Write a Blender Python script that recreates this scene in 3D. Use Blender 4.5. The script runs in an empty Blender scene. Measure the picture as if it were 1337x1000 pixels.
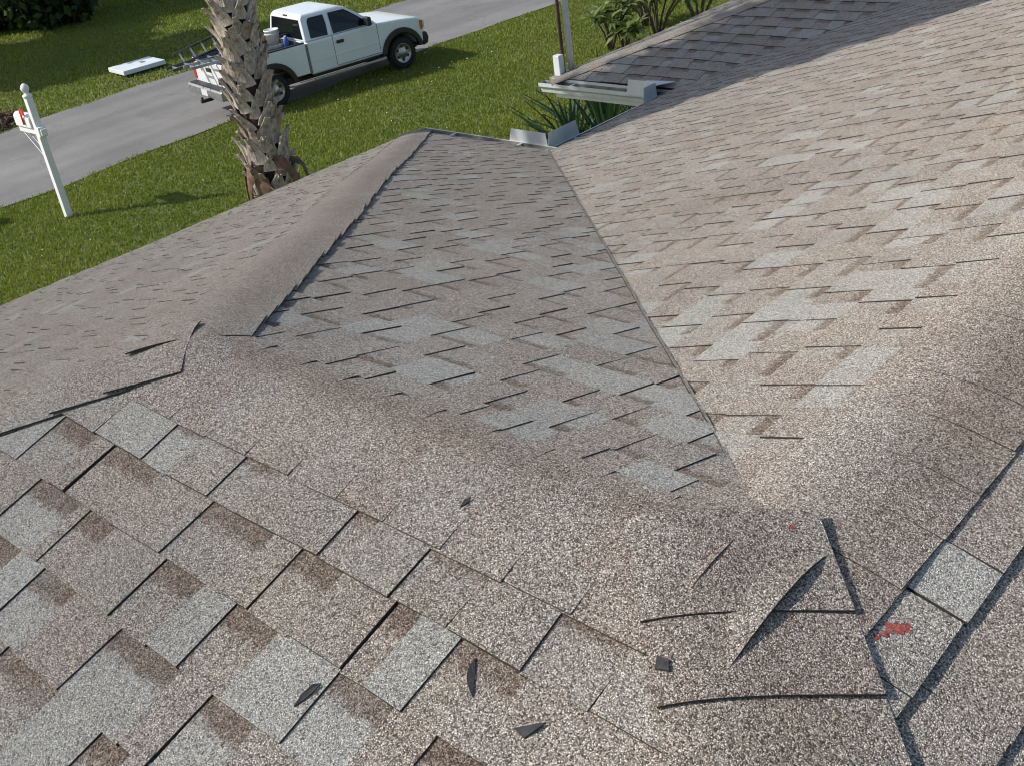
import bpy, bmesh, math, random
import numpy as np
from mathutils import Vector, Matrix
sc = bpy.context.scene
R = math.radians

# ------------------------------------------------------------ camera, world, sun, exposure
W_, H_ = 1337, 1000
YAW, PITCH, ROLL, FPX = -0.8134, 0.5117, -0.1502, 1458.6
CAM = Vector((0.77274, -1.2636, 5.80326))
cy, sy, cp, sp = math.cos(YAW), math.sin(YAW), math.cos(PITCH), math.sin(PITCH)
FW = Vector((sy*cp, cy*cp, -sp)); r0 = Vector((cy, -sy, 0)); u0 = r0.cross(FW)
c_, s_ = math.cos(ROLL), math.sin(ROLL)
RT = c_*r0 + s_*u0; UP = -s_*r0 + c_*u0
cam = bpy.data.cameras.new('camera'); camo = bpy.data.objects.new('camera', cam)
sc.collection.objects.link(camo); sc.camera = camo
camo.matrix_world = Matrix(((RT.x, UP.x, -FW.x, CAM.x), (RT.y, UP.y, -FW.y, CAM.y), (RT.z, UP.z, -FW.z, CAM.z), (0, 0, 0, 1)))
cam.sensor_width = 36; cam.lens = FPX/W_*36; cam.clip_start = .05; cam.clip_end = 2000

SUN_EL, SUN_AZ = 38.5, 45.0            # light travels towards (sin az, cos az)
world = bpy.data.worlds.new('World'); sc.world = world; world.use_nodes = True
nt = world.node_tree; nt.nodes.clear()
sky = nt.nodes.new('ShaderNodeTexSky'); sky.sky_type = 'NISHITA'; sky.sun_disc = False
sky.sun_elevation = R(SUN_EL); sky.sun_rotation = R(180+SUN_AZ); sky.air_density = 1.2; sky.dust_density = 1.5
bg = nt.nodes.new('ShaderNodeBackground'); bg.inputs[1].default_value = 0.12
wo = nt.nodes.new('ShaderNodeOutputWorld')
nt.links.new(sky.outputs[0], bg.inputs[0]); nt.links.new(bg.outputs[0], wo.inputs[0])
sl = bpy.data.lights.new('sun', 'SUN'); sl.energy = 3.75; sl.angle = R(.53); sl.color = (1, .955, .88)
slo = bpy.data.objects.new('sun', sl); sc.collection.objects.link(slo)
sd = Vector((math.sin(R(SUN_AZ))*math.cos(R(SUN_EL)), math.cos(R(SUN_AZ))*math.cos(R(SUN_EL)), -math.sin(R(SUN_EL))))
slo.rotation_euler = sd.to_track_quat('-Z', 'Y').to_euler(); slo.location = (-20, -20, 30)
sc.cycles.filter_width = 1.1
sc.view_settings.view_transform = 'Standard'; sc.view_settings.look = 'None'
sc.view_settings.exposure = 0.36; sc.view_settings.gamma = 1; sc.view_settings.use_curve_mapping = False

# ------------------------------------------------------------ helpers
def link(o, parent=None):
    sc.collection.objects.link(o)
    if parent is not None: o.parent = parent
    return o
def tag(o, label=None, cat=None, group=None, kind=None):
    if label: o['label'] = label
    if cat: o['category'] = cat
    if group: o['group'] = group
    if kind: o['kind'] = kind
    return o
def empty(name, loc=(0, 0, 0), rz=0):
    o = bpy.data.objects.new(name, None); o.location = loc; o.rotation_euler = (0, 0, rz); o.empty_display_size = .2
    return link(o)
def copy_tree(o, parent=None):
    c = o.copy(); sc.collection.objects.link(c); c.parent = parent
    for ch in list(o.children): copy_tree(ch, c)
    return c

class MB:
    def __init__(s): s.v = []; s.f = []; s.m = []
    def face(s, idx, m=0): s.f.append(idx); s.m.append(m)
    def add(s, vs, fs, m=0):
        o = len(s.v); s.v += [tuple(p) for p in vs]
        for f in fs: s.f.append([i+o for i in f]); s.m.append(m)
        return s
    def box(s, x0, x1, y0, y1, z0, z1, m=0):
        vs = [(x, y, z) for x in (x0, x1) for y in (y0, y1) for z in (z0, z1)]
        return s.add(vs, [(0, 1, 3, 2), (4, 6, 7, 5), (0, 4, 5, 1), (2, 3, 7, 6), (0, 2, 6, 4), (1, 5, 7, 3)], m)
    def tube(s, pts, rad, n=8, m=0, cap=True):
        pts = [Vector(p) for p in pts]
        if not hasattr(rad, '__len__'): rad = [rad]*len(pts)
        rings = []
        for i, p in enumerate(pts):
            d = (pts[min(i+1, len(pts)-1)] - pts[max(i-1, 0)]).normalized()
            a = d.orthogonal().normalized() if i == 0 else (a - d*a.dot(d)).normalized()
            b = d.cross(a)
            rings.append([p + (a*math.cos(t)+b*math.sin(t))*rad[i] for t in [2*math.pi*k/n for k in range(n)]])
        o = len(s.v); s.v += [tuple(p) for r in rings for p in r]
        for i in range(len(pts)-1):
            for k in range(n):
                k2 = (k+1) % n
                s.f.append([o+i*n+k, o+i*n+k2, o+(i+1)*n+k2, o+(i+1)*n+k]); s.m.append(m)
        if cap:
            s.f.append([o+k for k in range(n)][::-1]); s.m.append(m)
            s.f.append([o+(len(pts)-1)*n+k for k in range(n)]); s.m.append(m)
        return s
    def lathe(s, prof, n=24, m=0, axis='z', org=(0, 0, 0)):
        o = len(s.v)
        for (r, h) in prof:
            for k in range(n):
                t = 2*math.pi*k/n; a, b = r*math.cos(t), r*math.sin(t)
                p = (a, b, h) if axis == 'z' else (a, h, b)
                s.v.append((p[0]+org[0], p[1]+org[1], p[2]+org[2]))
        for i in range(len(prof)-1):
            for k in range(n):
                k2 = (k+1) % n
                s.f.append([o+i*n+k, o+i*n+k2, o+(i+1)*n+k2, o+(i+1)*n+k]); s.m.append(m)
        return s
    def prism(s, poly, lo, hi, axis='y', m=0):       # poly in the other two axes
        n = len(poly); o = len(s.v)
        for t in (lo, hi):
            for (a, b) in poly: s.v.append((a, t, b) if axis == 'y' else ((t, a, b) if axis == 'x' else (a, b, t)))
        s.f.append([o+i for i in range(n)]); s.m.append(m)
        s.f.append([o+n+i for i in range(n)][::-1]); s.m.append(m)
        for i in range(n):
            j = (i+1) % n; s.f.append([o+i, o+n+i, o+n+j, o+j]); s.m.append(m)
        return s
    def mesh(s, name, mats, smooth=False, fix=True):
        me = bpy.data.meshes.new(name); me.from_pydata(s.v, [], s.f)
        for mm in (mats if isinstance(mats, (list, tuple)) else [mats]): me.materials.append(mm)
        me.polygons.foreach_set('material_index', s.m)
        if fix:
            b = bmesh.new(); b.from_mesh(me); bmesh.ops.recalc_face_normals(b, faces=b.faces); b.to_mesh(me); b.free()
        me.polygons.foreach_set('use_smooth', [smooth]*len(me.polygons)); me.update()
        return me
    def build(s, name, mats, parent=None, smooth=False, bevel=0, seg=2, fix=True, ang=35):
        o = link(bpy.data.objects.new(name, s.mesh(name, mats, smooth, fix)), parent)
        if bevel:
            md = o.modifiers.new('bevel', 'BEVEL'); md.width = bevel; md.segments = seg; md.limit_method = 'ANGLE'; md.angle_limit = R(ang)
            o.data.polygons.foreach_set('use_smooth', [True]*len(o.data.polygons))
            wn = o.modifiers.new('wn', 'WEIGHTED_NORMAL'); wn.keep_sharp = False
        return o

def quads_mesh(name, Vn, nper, mat, attr=None):
    """big mesh of n-gons, Vn: (N, nper, 3) numpy"""
    N = Vn.shape[0]; me = bpy.data.meshes.new(name)
    me.vertices.add(N*nper); me.vertices.foreach_set('co', Vn.reshape(-1).astype(np.float32))
    me.loops.add(N*nper); me.loops.foreach_set('vertex_index', np.arange(N*nper, dtype=np.int32))
    me.polygons.add(N); me.polygons.foreach_set('loop_start', np.arange(0, N*nper, nper, dtype=np.int32))
    me.materials.append(mat)
    if attr is not None:
        a = me.attributes.new('tint', 'FLOAT', 'FACE'); a.data.foreach_set('value', attr.astype(np.float32))
    me.update(calc_edges=True)
    return me

# ------------------------------------------------------------ materials
class N:
    def __init__(s, name):
        s.m = bpy.data.materials.new(name); s.m.use_nodes = True; s.t = s.m.node_tree; s.t.nodes.clear()
        s.out = s.n('ShaderNodeOutputMaterial'); s.b = s.n('ShaderNodeBsdfPrincipled'); s.l(s.b.outputs[0], s.out.inputs[0])
    def n(s, t, **k):
        x = s.t.nodes.new(t)
        for a, v in k.items(): setattr(x, a, v)
        return x
    def l(s, a, b): s.t.links.new(a, b)
    def put(s, sock, v):
        if hasattr(v, 'is_linked') or hasattr(v, 'links'): s.l(v, sock)
        else: sock.default_value = v
    def pos(s): return s.n('ShaderNodeNewGeometry').outputs['Position']
    def obj(s): return s.n('ShaderNodeTexCoord').outputs['Object']
    def noise(s, vec, scale, detail=3, rough=.55):
        x = s.n('ShaderNodeTexNoise'); x.inputs['Scale'].default_value = scale; x.inputs['Detail'].default_value = detail
        x.inputs['Roughness'].default_value = rough; s.l(vec, x.inputs['Vector']); return x
    def vor(s, vec, scale, feature='F1'):
        x = s.n('ShaderNodeTexVoronoi', feature=feature); x.inputs['Scale'].default_value = scale; s.l(vec, x.inputs['Vector']); return x
    def ramp(s, fac, stops, interp='LINEAR'):
        x = s.n('ShaderNodeValToRGB'); x.color_ramp.interpolation = interp; e = x.color_ramp.elements
        while len(e) < len(stops): e.new(.5)
        for i, (p, c) in enumerate(stops):
            e[i].position = p; e[i].color = (c[0], c[1], c[2], 1) if hasattr(c, '__len__') else (c, c, c, 1)
        s.put(x.inputs[0], fac); return x.outputs[0]
    def mix(s, fac, a, b, mode='MIX'):
        x = s.n('ShaderNodeMix', data_type='RGBA', blend_type=mode); s.put(x.inputs[0], fac)
        for i, v in ((6, a), (7, b)): s.put(x.inputs[i], v if not isinstance(v, tuple) else (v[0], v[1], v[2], 1))
        return x.outputs[2]
    def math(s, op, a, b=None, c=None, clamp=False):
        x = s.n('ShaderNodeMath', operation=op, use_clamp=clamp); s.put(x.inputs[0], a)
        if b is not None: s.put(x.inputs[1], b)
        if c is not None: s.put(x.inputs[2], c)
        return x.outputs[0]
    def bump(s, h, strength, dist):
        x = s.n('ShaderNodeBump'); x.inputs['Strength'].default_value = strength; x.inputs['Distance'].default_value = dist
        s.l(h, x.inputs['Height']); s.l(x.outputs[0], s.b.inputs['Normal'])
    def col(s, v): s.put(s.b.inputs['Base Color'], v if not isinstance(v, tuple) else (v[0], v[1], v[2], 1))
    def rough(s, v): s.put(s.b.inputs['Roughness'], v)

def simple(name, c, rough=.6, var=.12, scale=8, metal=0, bump=0, dirt=None):
    k = N(name); p = k.obj(); n1 = k.noise(p, scale, 5)
    f = k.ramp(n1.outputs[0], [(.3, 1-var), (.7, 1+var*.6)])
    cc = k.mix(1, f, c, 'MULTIPLY')
    if dirt:
        n2 = k.noise(p, scale*.6, 6, .7); cc = k.mix(k.ramp(n2.outputs[0], [(.52, 0), (.72, .6)]), cc, dirt)
    k.col(cc); k.rough(rough); k.b.inputs['Metallic'].default_value = metal
    if bump: k.bump(n1.outputs[0], bump, .01)
    return k.m

def make_shingle_mat(name, cap=False):
    k = N(name); p = k.pos()
    at = k.n('ShaderNodeAttribute', attribute_name='tint'); sep = k.n('ShaderNodeSeparateColor'); k.l(at.outputs[0], sep.inputs[0])
    light, vv, rec, rnd = sep.outputs[0], sep.outputs[1], sep.outputs[2], at.outputs['Alpha']
    warp = k.noise(p, 90, 2)
    off = k.n('ShaderNodeVectorMath', operation='SCALE'); k.l(warp.outputs[1], off.inputs[0]); off.inputs['Scale'].default_value = .006
    pv = k.n('ShaderNodeVectorMath', operation='ADD'); k.l(p, pv.inputs[0]); k.l(off.outputs[0], pv.inputs[1])
    v1 = k.vor(pv.outputs[0], 455); cs = k.n('ShaderNodeSeparateColor'); k.l(v1.outputs['Color'], cs.inputs[0]); g = cs.outputs[0]
    tan = k.ramp(g, [(0, (.070, .060, .053)), (.16, (.165, .140, .124)), (.36, (.295, .262, .236)), (.58, (.44, .400, .366)), (.80, (.61, .575, .535)), (.95, (.86, .84, .81))])
    grey = k.ramp(g, [(0, (.11, .107, .10)), (.14, (.28, .275, .26)), (.35, (.44, .435, .415)), (.7, (.57, .567, .545)), (.95, (.78, .78, .755))])
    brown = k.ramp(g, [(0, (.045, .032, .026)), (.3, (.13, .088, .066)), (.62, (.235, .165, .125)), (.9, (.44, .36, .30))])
    blot = k.noise(p, 2.3, 5, .6)
    # patches of worn, yellower granules and pinker ones
    y1 = k.noise(p, 3.1, 4, .6)
    tanv = k.mix(k.ramp(y1.outputs[0], [(.45, 0), (.68, .55)]), tan, k.mix(1, tan, (1.07, .98, .84), 'MULTIPLY'))
    tanv = k.mix(k.ramp(rnd, [(.0, 0), (1, .75)]), tanv, k.mix(1, tan, (.97, .905, .875), 'MULTIPLY'))
    lf = k.noise(p, 60, 3); lw = k.math('MULTIPLY', k.math('ADD', lf.outputs[0], -.5), .55)
    lm = k.math('MULTIPLY', light, k.math('ADD', lw, 1.0), clamp=True)
    c0 = k.mix(lm, tanv, grey)
    # printed dark band below the course above, on the lower ply only
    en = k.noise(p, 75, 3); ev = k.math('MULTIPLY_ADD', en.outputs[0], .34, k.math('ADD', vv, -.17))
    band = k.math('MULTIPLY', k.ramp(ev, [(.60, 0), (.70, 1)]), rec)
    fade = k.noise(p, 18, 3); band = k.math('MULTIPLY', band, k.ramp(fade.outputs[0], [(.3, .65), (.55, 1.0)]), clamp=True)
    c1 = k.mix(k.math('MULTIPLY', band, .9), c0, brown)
    big = k.ramp(blot.outputs[0], [(.25, .84), (.5, 1.0), (.75, 1.10)])
    c2 = k.mix(1, c1, big, 'MULTIPLY')
    # darker in the crevices between granules
    gap = k.ramp(v1.outputs['Distance'], [(.28, 1), (.62, .5)])
    c3 = k.mix(1, c2, gap, 'MULTIPLY')
    bright = k.mix(1, c3, (1.115, 1.085, 1.03), 'MULTIPLY')
    k.col(bright); k.rough(.93); k.b.inputs['Specular IOR Level'].default_value = .25; k.b.inputs['Diffuse Roughness'].default_value = 1.0
    h = k.math('ADD', k.math('MULTIPLY', v1.outputs['Distance'], -1), k.math('MULTIPLY', g, .5))
    k.bump(h, .85, .0024)
    return k.m

M = {}
M['shingle'] = make_shingle_mat('granule_shingle')
M['edge'] = simple('asphalt_cut_edge', (.040, .034, .028), .95, .5, 150)
M['deck'] = simple('roof_felt', (.04, .036, .033), .95, .3, 30)
M['gutter'] = simple('painted_gutter', (.55, .58, .57), .4, .10, 5, dirt=(.42, .42, .38))
M['gutter_in'] = simple('gutter_interior', (.20, .19, .17), .7, .4, 14)
M['stucco'] = simple('wall_stucco', (.62, .58, .50), .9, .08, 40, bump=.5)
M['fascia'] = simple('fascia_paint', (.72, .72, .69), .5, .08, 6)
k = N('red_marking_paint'); p = k.pos(); v = k.vor(p, 420); sc_ = k.n('ShaderNodeSeparateColor'); k.l(v.outputs['Color'], sc_.inputs[0]); nn = k.noise(p, 60, 3)
k.col(k.ramp(sc_.outputs[1], [(0, (.16, .03, .025)), (.6, (.30, .055, .045)), (1, (.42, .12, .10))])); k.rough(.9); k.put(k.b.inputs['Alpha'], k.ramp(k.math('ADD', k.math('MULTIPLY', sc_.outputs[0], .6), nn.outputs[0]), [(.52, 0), (.60, 1)])); M['red'] = k.m
M['white'] = simple('white_paint', (.78, .78, .77), .45, .05, 6)
M['truck'] = simple('truck_white_paint', (.70, .73, .75), .28, .05, 2)
M['truck'].node_tree.nodes['Principled BSDF'].inputs['Coat Weight'].default_value = .5
M['black_plastic'] = simple('black_plastic', (.018, .018, .019), .5, .3, 12)
M['rubber'] = simple('tyre_rubber', (.016, .016, .016), .85, .3, 20)
M['chrome'] = simple('alloy', (.42, .43, .44), .35, .25, 9, metal=.85)
M['alu'] = simple('ladder_aluminium', (.33, .35, .37), .45, .25, 9, metal=.5)
M['alu_dark'] = simple('dark_ladder_rail', (.06, .065, .075), .5, .25, 9)
M['seam'] = simple('panel_gap', (.03, .03, .032), .8, .1, 9)
M['liner'] = simple('bed_liner', (.025, .026, .03), .7, .3, 20)
M['orange'] = simple('orange_plastic', (.75, .28, .02), .5, .1, 10)
M['blue'] = simple('blue_plastic', (.03, .09, .34), .5, .1, 10)
M['amber'] = simple('amber_lens', (.55, .14, .02), .3, .1, 10)
M['redlens'] = simple('red_lens', (.35, .02, .015), .3, .1, 10)
M['plate'] = simple('licence_plate', (.55, .60, .60), .5, .2, 30)
M['flag'] = simple('red_flag', (.62, .03, .03), .5, .08, 10)
M['pole_white'] = simple('pole_galvanised', (.60, .63, .65), .45, .12, 5, dirt=(.4, .36, .3))
M['pole_brown'] = simple('pole_rust', (.10, .055, .038), .85, .3, 20)
M['slab'] = simple('slab_white', (.62, .66, .68), .6, .08, 4)
M['bark'] = simple('bark', (.13, .10, .075), .9, .4, 12, bump=.8)
M['fibre'] = simple('palm_fibre', (.055, .034, .024), .95, .5, 18, bump=1)
M['dry'] = simple('dry_frond', (.15, .085, .055), .85, .6, 14)
M['drypile'] = simple('dry_yard_waste', (.16, .10, .06), .9, .5, 5)
g_ = N('glass_dark'); g_.col((.006, .008, .012)); g_.rough(.06); g_.b.inputs['Specular IOR Level'].default_value = .3; M['glass'] = g_.m
# leaf base of the palm
k = N('palm_boot'); p = k.obj(); n1 = k.noise(p, 9, 5, .65)
tx = k.n('ShaderNodeMapping'); tx.inputs['Scale'].default_value = (60, 60, 5); k.l(p, tx.inputs[0]); n2 = k.noise(tx.outputs[0], 1.0, 3)
oi = k.n('ShaderNodeObjectInfo')
cc = k.ramp(n1.outputs[0], [(.28, (.17, .13, .10)), (.5, (.42, .37, .315)), (.72, (.68, .64, .58))])
cc = k.mix(k.ramp(n2.outputs[0], [(.45, 0), (.75, .6)]), cc, (.10, .065, .045))
cc = k.mix(k.ramp(oi.outputs['Random'], [(0, 0), (.8, .05), (1, .6)]), cc, (.15, .085, .05))
k.col(cc); k.rough(.85); k.bump(n2.outputs[0], .6, .01); M['boot'] = k.m
# foliage
def leaf_mat(name, lo, hi, tr=.35):
    k = N(name); at = k.n('ShaderNodeAttribute', attribute_name='tint')
    cc = k.ramp(at.outputs['Fac'], [(0, lo), (1, hi)]); k.col(cc); k.rough(.55)
    k.b.inputs['Specular IOR Level'].default_value = .3
    tl = k.n('ShaderNodeBsdfTranslucent'); k.l(k.mix(1, cc, (1.2, 1.3, .6), 'MULTIPLY'), tl.inputs[0])
    ms = k.n('ShaderNodeMixShader'); ms.inputs[0].default_value = tr
    k.l(k.b.outputs[0], ms.inputs[1]); k.l(tl.outputs[0], ms.inputs[2]); k.l(ms.outputs[0], k.out.inputs[0]); return k.m
M['leaf_dark'] = leaf_mat('leaf_dark', (.018, .035, .012), (.05, .085, .022), .2)
M['leaf_mid'] = leaf_mat('leaf_mid', (.04, .085, .02), (.11, .17, .045))
M['leaf_light'] = leaf_mat('leaf_light', (.08, .13, .035), (.22, .25, .10))
M['yucca'] = leaf_mat('yucca_leaf', (.025, .06, .03), (.07, .12, .05), .15)
M['blade'] = leaf_mat('grass_blade', (.10, .13, .017), (.28, .31, .055), .3)
M['frond'] = leaf_mat('palm_frond', (.03, .07, .02), (.09, .14, .035), .25)
M['petal'] = simple('flower_petal', (.75, .70, .52), .6, .1, 30)
# lawn soil and turf
k = N('lawn_turf'); p = k.pos(); a = k.noise(p, .35, 4); b = k.noise(p, 2.5, 5, .65); c = k.noise(p, 26, 4, .7)
cc = k.ramp(b.outputs[0], [(.25, (.075, .105, .014)), (.5, (.115, .155, .024)), (.75, (.165, .20, .040))])
cc = k.mix(k.ramp(a.outputs[0], [(.46, 0), (.68, .6)]), cc, (.22, .205, .065))
cc = k.mix(1, cc, k.ramp(c.outputs[0], [(.3, .55), (.7, 1.25)]), 'MULTIPLY'); k.col(cc); k.rough(.95); k.bump(c.outputs[0], .9, .06); M['lawn'] = k.m
k = N('old_asphalt'); p = k.pos(); a = k.noise(p, .5, 5, .6); b = k.noise(p, 55, 3, .7)
v = k.vor(p, 130); tr = k.n('ShaderNodeMapping'); tr.inputs['Scale'].default_value = (1.1, .06, 1); k.l(p, tr.inputs[0]); t2 = k.noise(tr.outputs[0], 1.2, 4)
cc = k.ramp(a.outputs[0], [(.3, (.155, .148, .140)), (.7, (.225, .216, .205))])
cc = k.mix(1, cc, k.ramp(t2.outputs[0], [(.35, .84), (.65, 1.08)]), 'MULTIPLY')
cc = k.mix(1, cc, k.ramp(b.outputs[0], [(.3, .78), (.7, 1.18)]), 'MULTIPLY')
cw = k.noise(p, 1.5, 4); cwv = k.n('ShaderNodeVectorMath', operation='ADD'); k.l(p, cwv.inputs[0]); k.l(cw.outputs[1], cwv.inputs[1]); ce = k.vor(cwv.outputs[0], .33, 'DISTANCE_TO_EDGE')
cc = k.mix(k.ramp(ce.outputs[0], [(.003, .22), (.009, 0)]), cc, (.06, .055, .05)); st = k.noise(p, .9, 5, .7); cc = k.mix(k.ramp(st.outputs[0], [(.58, 0), (.72, .4)]), cc, (.10, .095, .09))
k.col(cc); k.rough(.9); k.bump(b.outputs[0], .5, .008); M['road'] = k.m

# ------------------------------------------------------------ house geometry
S, G, SW = .3307, 2.85, 5.4
RZ = S*SW + G; X0, Y1, X2 = -1.6605, 7.2117, -6.9174; w = SW
EH = .1475                                  # course exposure measured on plan
def und(x, y):                              # gentle sag and swell of the deck
    return (.006*math.sin(x*2.1+y*1.3+.5)*math.sin(y*1.7-.8*x) + .005*math.sin(x*.9-1.1*y+2.) + .003*math.sin(x*5.1+1)*math.sin(y*4.7))
class Plane:
    def __init__(s, nm, ref, a, d, poly, dz=0): s.nm, s.ref, s.a, s.d, s.poly, s.dz = nm, ref, a, d, poly, dz
    def P(s, u, h, t=0):
        x = s.ref[0] + s.a[0]*u + s.d[0]*h; y = s.ref[1] + s.a[1]*u + s.d[1]*h
        k = 1/math.sqrt(1+S*S)
        return (x + s.d[0]*S*k*t, y + s.d[1]*S*k*t, RZ + s.dz - S*h + und(x, y) + k*t)
RY, RD = .106, .035           # the wing's ridge sits a little towards the near side and a little higher
PL = {
 'A': Plane('A', (0, 0), (1, 0), (0, 1), [(0, 0), (-w, w), (X0-w, w), (X0+RY, -RY), (-RY, -RY)]),
 'C': Plane('C', (0, -RY), (1, 0), (0, -1), [(-RY, 0), (w-RY, w), (X0+RY-w, w), (X0+RY, 0)], RD),
 'B': Plane('B', (X0, 0), (0, 1), (-1, 0), [(-RY, -RY), (w, w), (-w-2*RY, w)]),
 'D': Plane('D', (0, 0), (0, 1), (-1, 0), [(0, 0), (Y1+w, 0), (Y1, w), (w, w)]),
 'E': Plane('E', (0, 0), (0, 1), (1, 0), [(-2*RY, 0), (Y1+w, 0), (Y1+2*w, w), (-w-2*RY, w)]),
 'F': Plane('F', (0, Y1+w), (1, 0), (0, -1), [(0, 0), (X2+w, 0), (X2, w), (-w, w)]),
 'G': Plane('G', (X2+w, Y1+w), (0, 1), (-1, 0), [(0, 0), (w, w), (-w, w)]),
 'H': Plane('H', (0, Y1+w), (1, 0), (0, 1), [(0, 0), (w, w), (X2, w), (X2+w, 0)]),
}
house = tag(empty('house', (0, 0, 0)), 'house under a worn tan and grey shingle hip roof that fills the foreground', 'house')
slopes = {}
for kx, pl in PL.items():
    m = MB(); vs = [pl.P(u, h, -.004) for u, h in pl.poly]; lo = [(x, y, z-.05) for x, y, z in vs]; n = len(vs)
    # sub-divided top so that the deck follows the sag
    us = [p[0] for p in pl.poly]; m.add(vs+lo, [list(range(n)), list(range(n, 2*n))[::-1]] + [[i, (i+1) % n, n+(i+1) % n, n+i] for i in range(n)])
    for v_i in range(n): m.v[v_i] = (m.v[v_i][0], m.v[v_i][1], m.v[v_i][2]-.045)
    slopes[kx] = m.build('roof_slope', M['deck'], house)

def clip(poly, dom):                        # Sutherland-Hodgman against a convex domain, points carry (u, h)
    ar = sum(dom[i][0]*dom[(i+1) % len(dom)][1]-dom[(i+1) % len(dom)][0]*dom[i][1] for i in range(len(dom)))
    sg = 1 if ar > 0 else -1; out = poly
    for i in range(len(dom)):
        (ax, ay), (bx, by) = dom[i], dom[(i+1) % len(dom)]
        side = lambda p: sg*((bx-ax)*(p[1]-ay)-(by-ay)*(p[0]-ax))
        src, out = out, []
        if not src: return []
        for j in range(len(src)):
            p, q = src[j], src[(j+1) % len(src)]; sp_, sq = side(p), side(q)
            if sp_ >= 0: out.append(p)
            if (sp_ >= 0) != (sq >= 0):
                t = sp_/(sp_-sq); out.append((p[0]+(q[0]-p[0])*t, p[1]+(q[1]-p[1])*t))
    return out
def px(p):
    d = Vector(p)-CAM; z = d.dot(FW)
    if z < .05: return None
    return (W_/2+FPX*d.dot(RT)/z, H_/2-FPX*d.dot(UP)/z)

LIGHT = {'D': [(-.12, .66), (-.17, .59), (-.61, 1.11), (-.4, .93), (-.46, 1.21), (-.31, 1.12), (-1.23, 1.98), (-1.19, 2.12), (-.9, 1.13), (-.92, 1.52), (-.81, 1.98), (-.59, 1.81), (-.87, .91), (-.54, 1.95), (-.89, 2.25), (-.27, .29), (-.37, 1.8), (-1.26, 2.36), (-.9, 3.22), (-1.49, 3.02), (-.42, 1.58), (-.56, .84)],
 'A': [(-.95, .18), (-.64, .08), (-.58, .15), (-.83, .44), (-.3, .06), (-.37, .26), (-1.37, .38), (-1.29, .52), (-2.06, .83), (-1.78, .85), (-1.02, 1.01), (-3.34, 2.3), (-1.64, 1.16), (-.57, .45), (-2.39, 1.17), (-1.1, .87), (-2.11, 1.45), (-.65, .18)],
 'C': [(-1.446, -.616), (-1.49, -.345), (-1.251, -.348), (-1.32, -.752), (-1.164, -.75), (-.834, -.631), (-.868, -.78), (-.561, -.619), (-.957, -.905), (-.603, -.759), (-.425, -.678), (-.343, -.5), (-1.6, -.78), (-1.75, -.49)],
 'E': [(.24, .12), (.36, .75)]}
# recessed stretches read off the photograph, by course (butt distance from the ridge on plan)
RECC = {.314: [(-1.318, -1.21), (-1.063, -.96), (-.703, -.636), (-.497, -.36), (-.199, -.06)],
        .454: [(-1.66, -1.498), (-1.43, -1.231), (-1.037, -.83), (-.745, -.623), (-.48, -.42), (-.329, -.18)],
        .594: [(-1.54, -1.352), (-1.316, -1.208), (-1.016, -.883), (-.78, -.646), (-.48, -.347), (-.25, -.13)],
        .739: [(-1.517, -1.386), (-1.284, -1.146), (-.97, -.763), (-.673, -.549), (-.40, -.31)],
        .879: [(-1.5, -1.4), (-1.178, -.97), (-.816, -.72), (-.54, -.40)]}
TRIM = {}   # half-planes (nu, nh, c): keep nu*u + nh*h >= c, so that the rounded caps have room
q2 = 1/math.sqrt(2)
TRIM['A'] = [(0, 1, -.02), (q2, q2, X0*q2+.12)]
TRIM['C'] = [(0, 1, .165), (-q2, q2, RY*q2+.065), (q2, q2, (X0+RY)*q2+.105)]
TRIM['B'] = [(-q2, q2, .13), (q2, q2, -2*RY*q2+.09)]
TRIM['D'] = [(0, 1, .108)]
TRIM['E'] = [(0, 1, .165), (q2, q2, -2*RY*q2+.195)]
TRIM['F'] = [(0, 1, .12), (q2, q2, (X2+w)*q2+.12)]
TRIM['G'] = [(-q2, q2, .13), (q2, q2, .13)]
def halfclip(poly, nu, nh, c):
    out = []
    for j in range(len(poly)):
        p, q = poly[j], poly[(j+1) % len(poly)]; a, b = nu*p[0]+nh*p[1]-c, nu*q[0]+nh*q[1]-c
        if a >= 0: out.append(p)
        if (a >= 0) != (b >= 0): f = a/(a-b); out.append((p[0]+(q[0]-p[0])*f, p[1]+(q[1]-p[1])*f))
    return out
pieces = []        # (plane, top polygon [(u,h)], butt h, exposure, raised, light, rnd, lift)
rng = random.Random(11)
def row_intervals(lo, hi, k=1):
    out = []; u = lo - rng.random()*.3
    while u < hi:
        r_ = rng.choice([.06, .09, .11, .14, .17, .20]) ; t_ = rng.choice([.10, .13, .16, .19, .23])
        r_ *= k; t_ *= k; out.append((u, u+r_)); u += r_+t_
    return out
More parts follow.
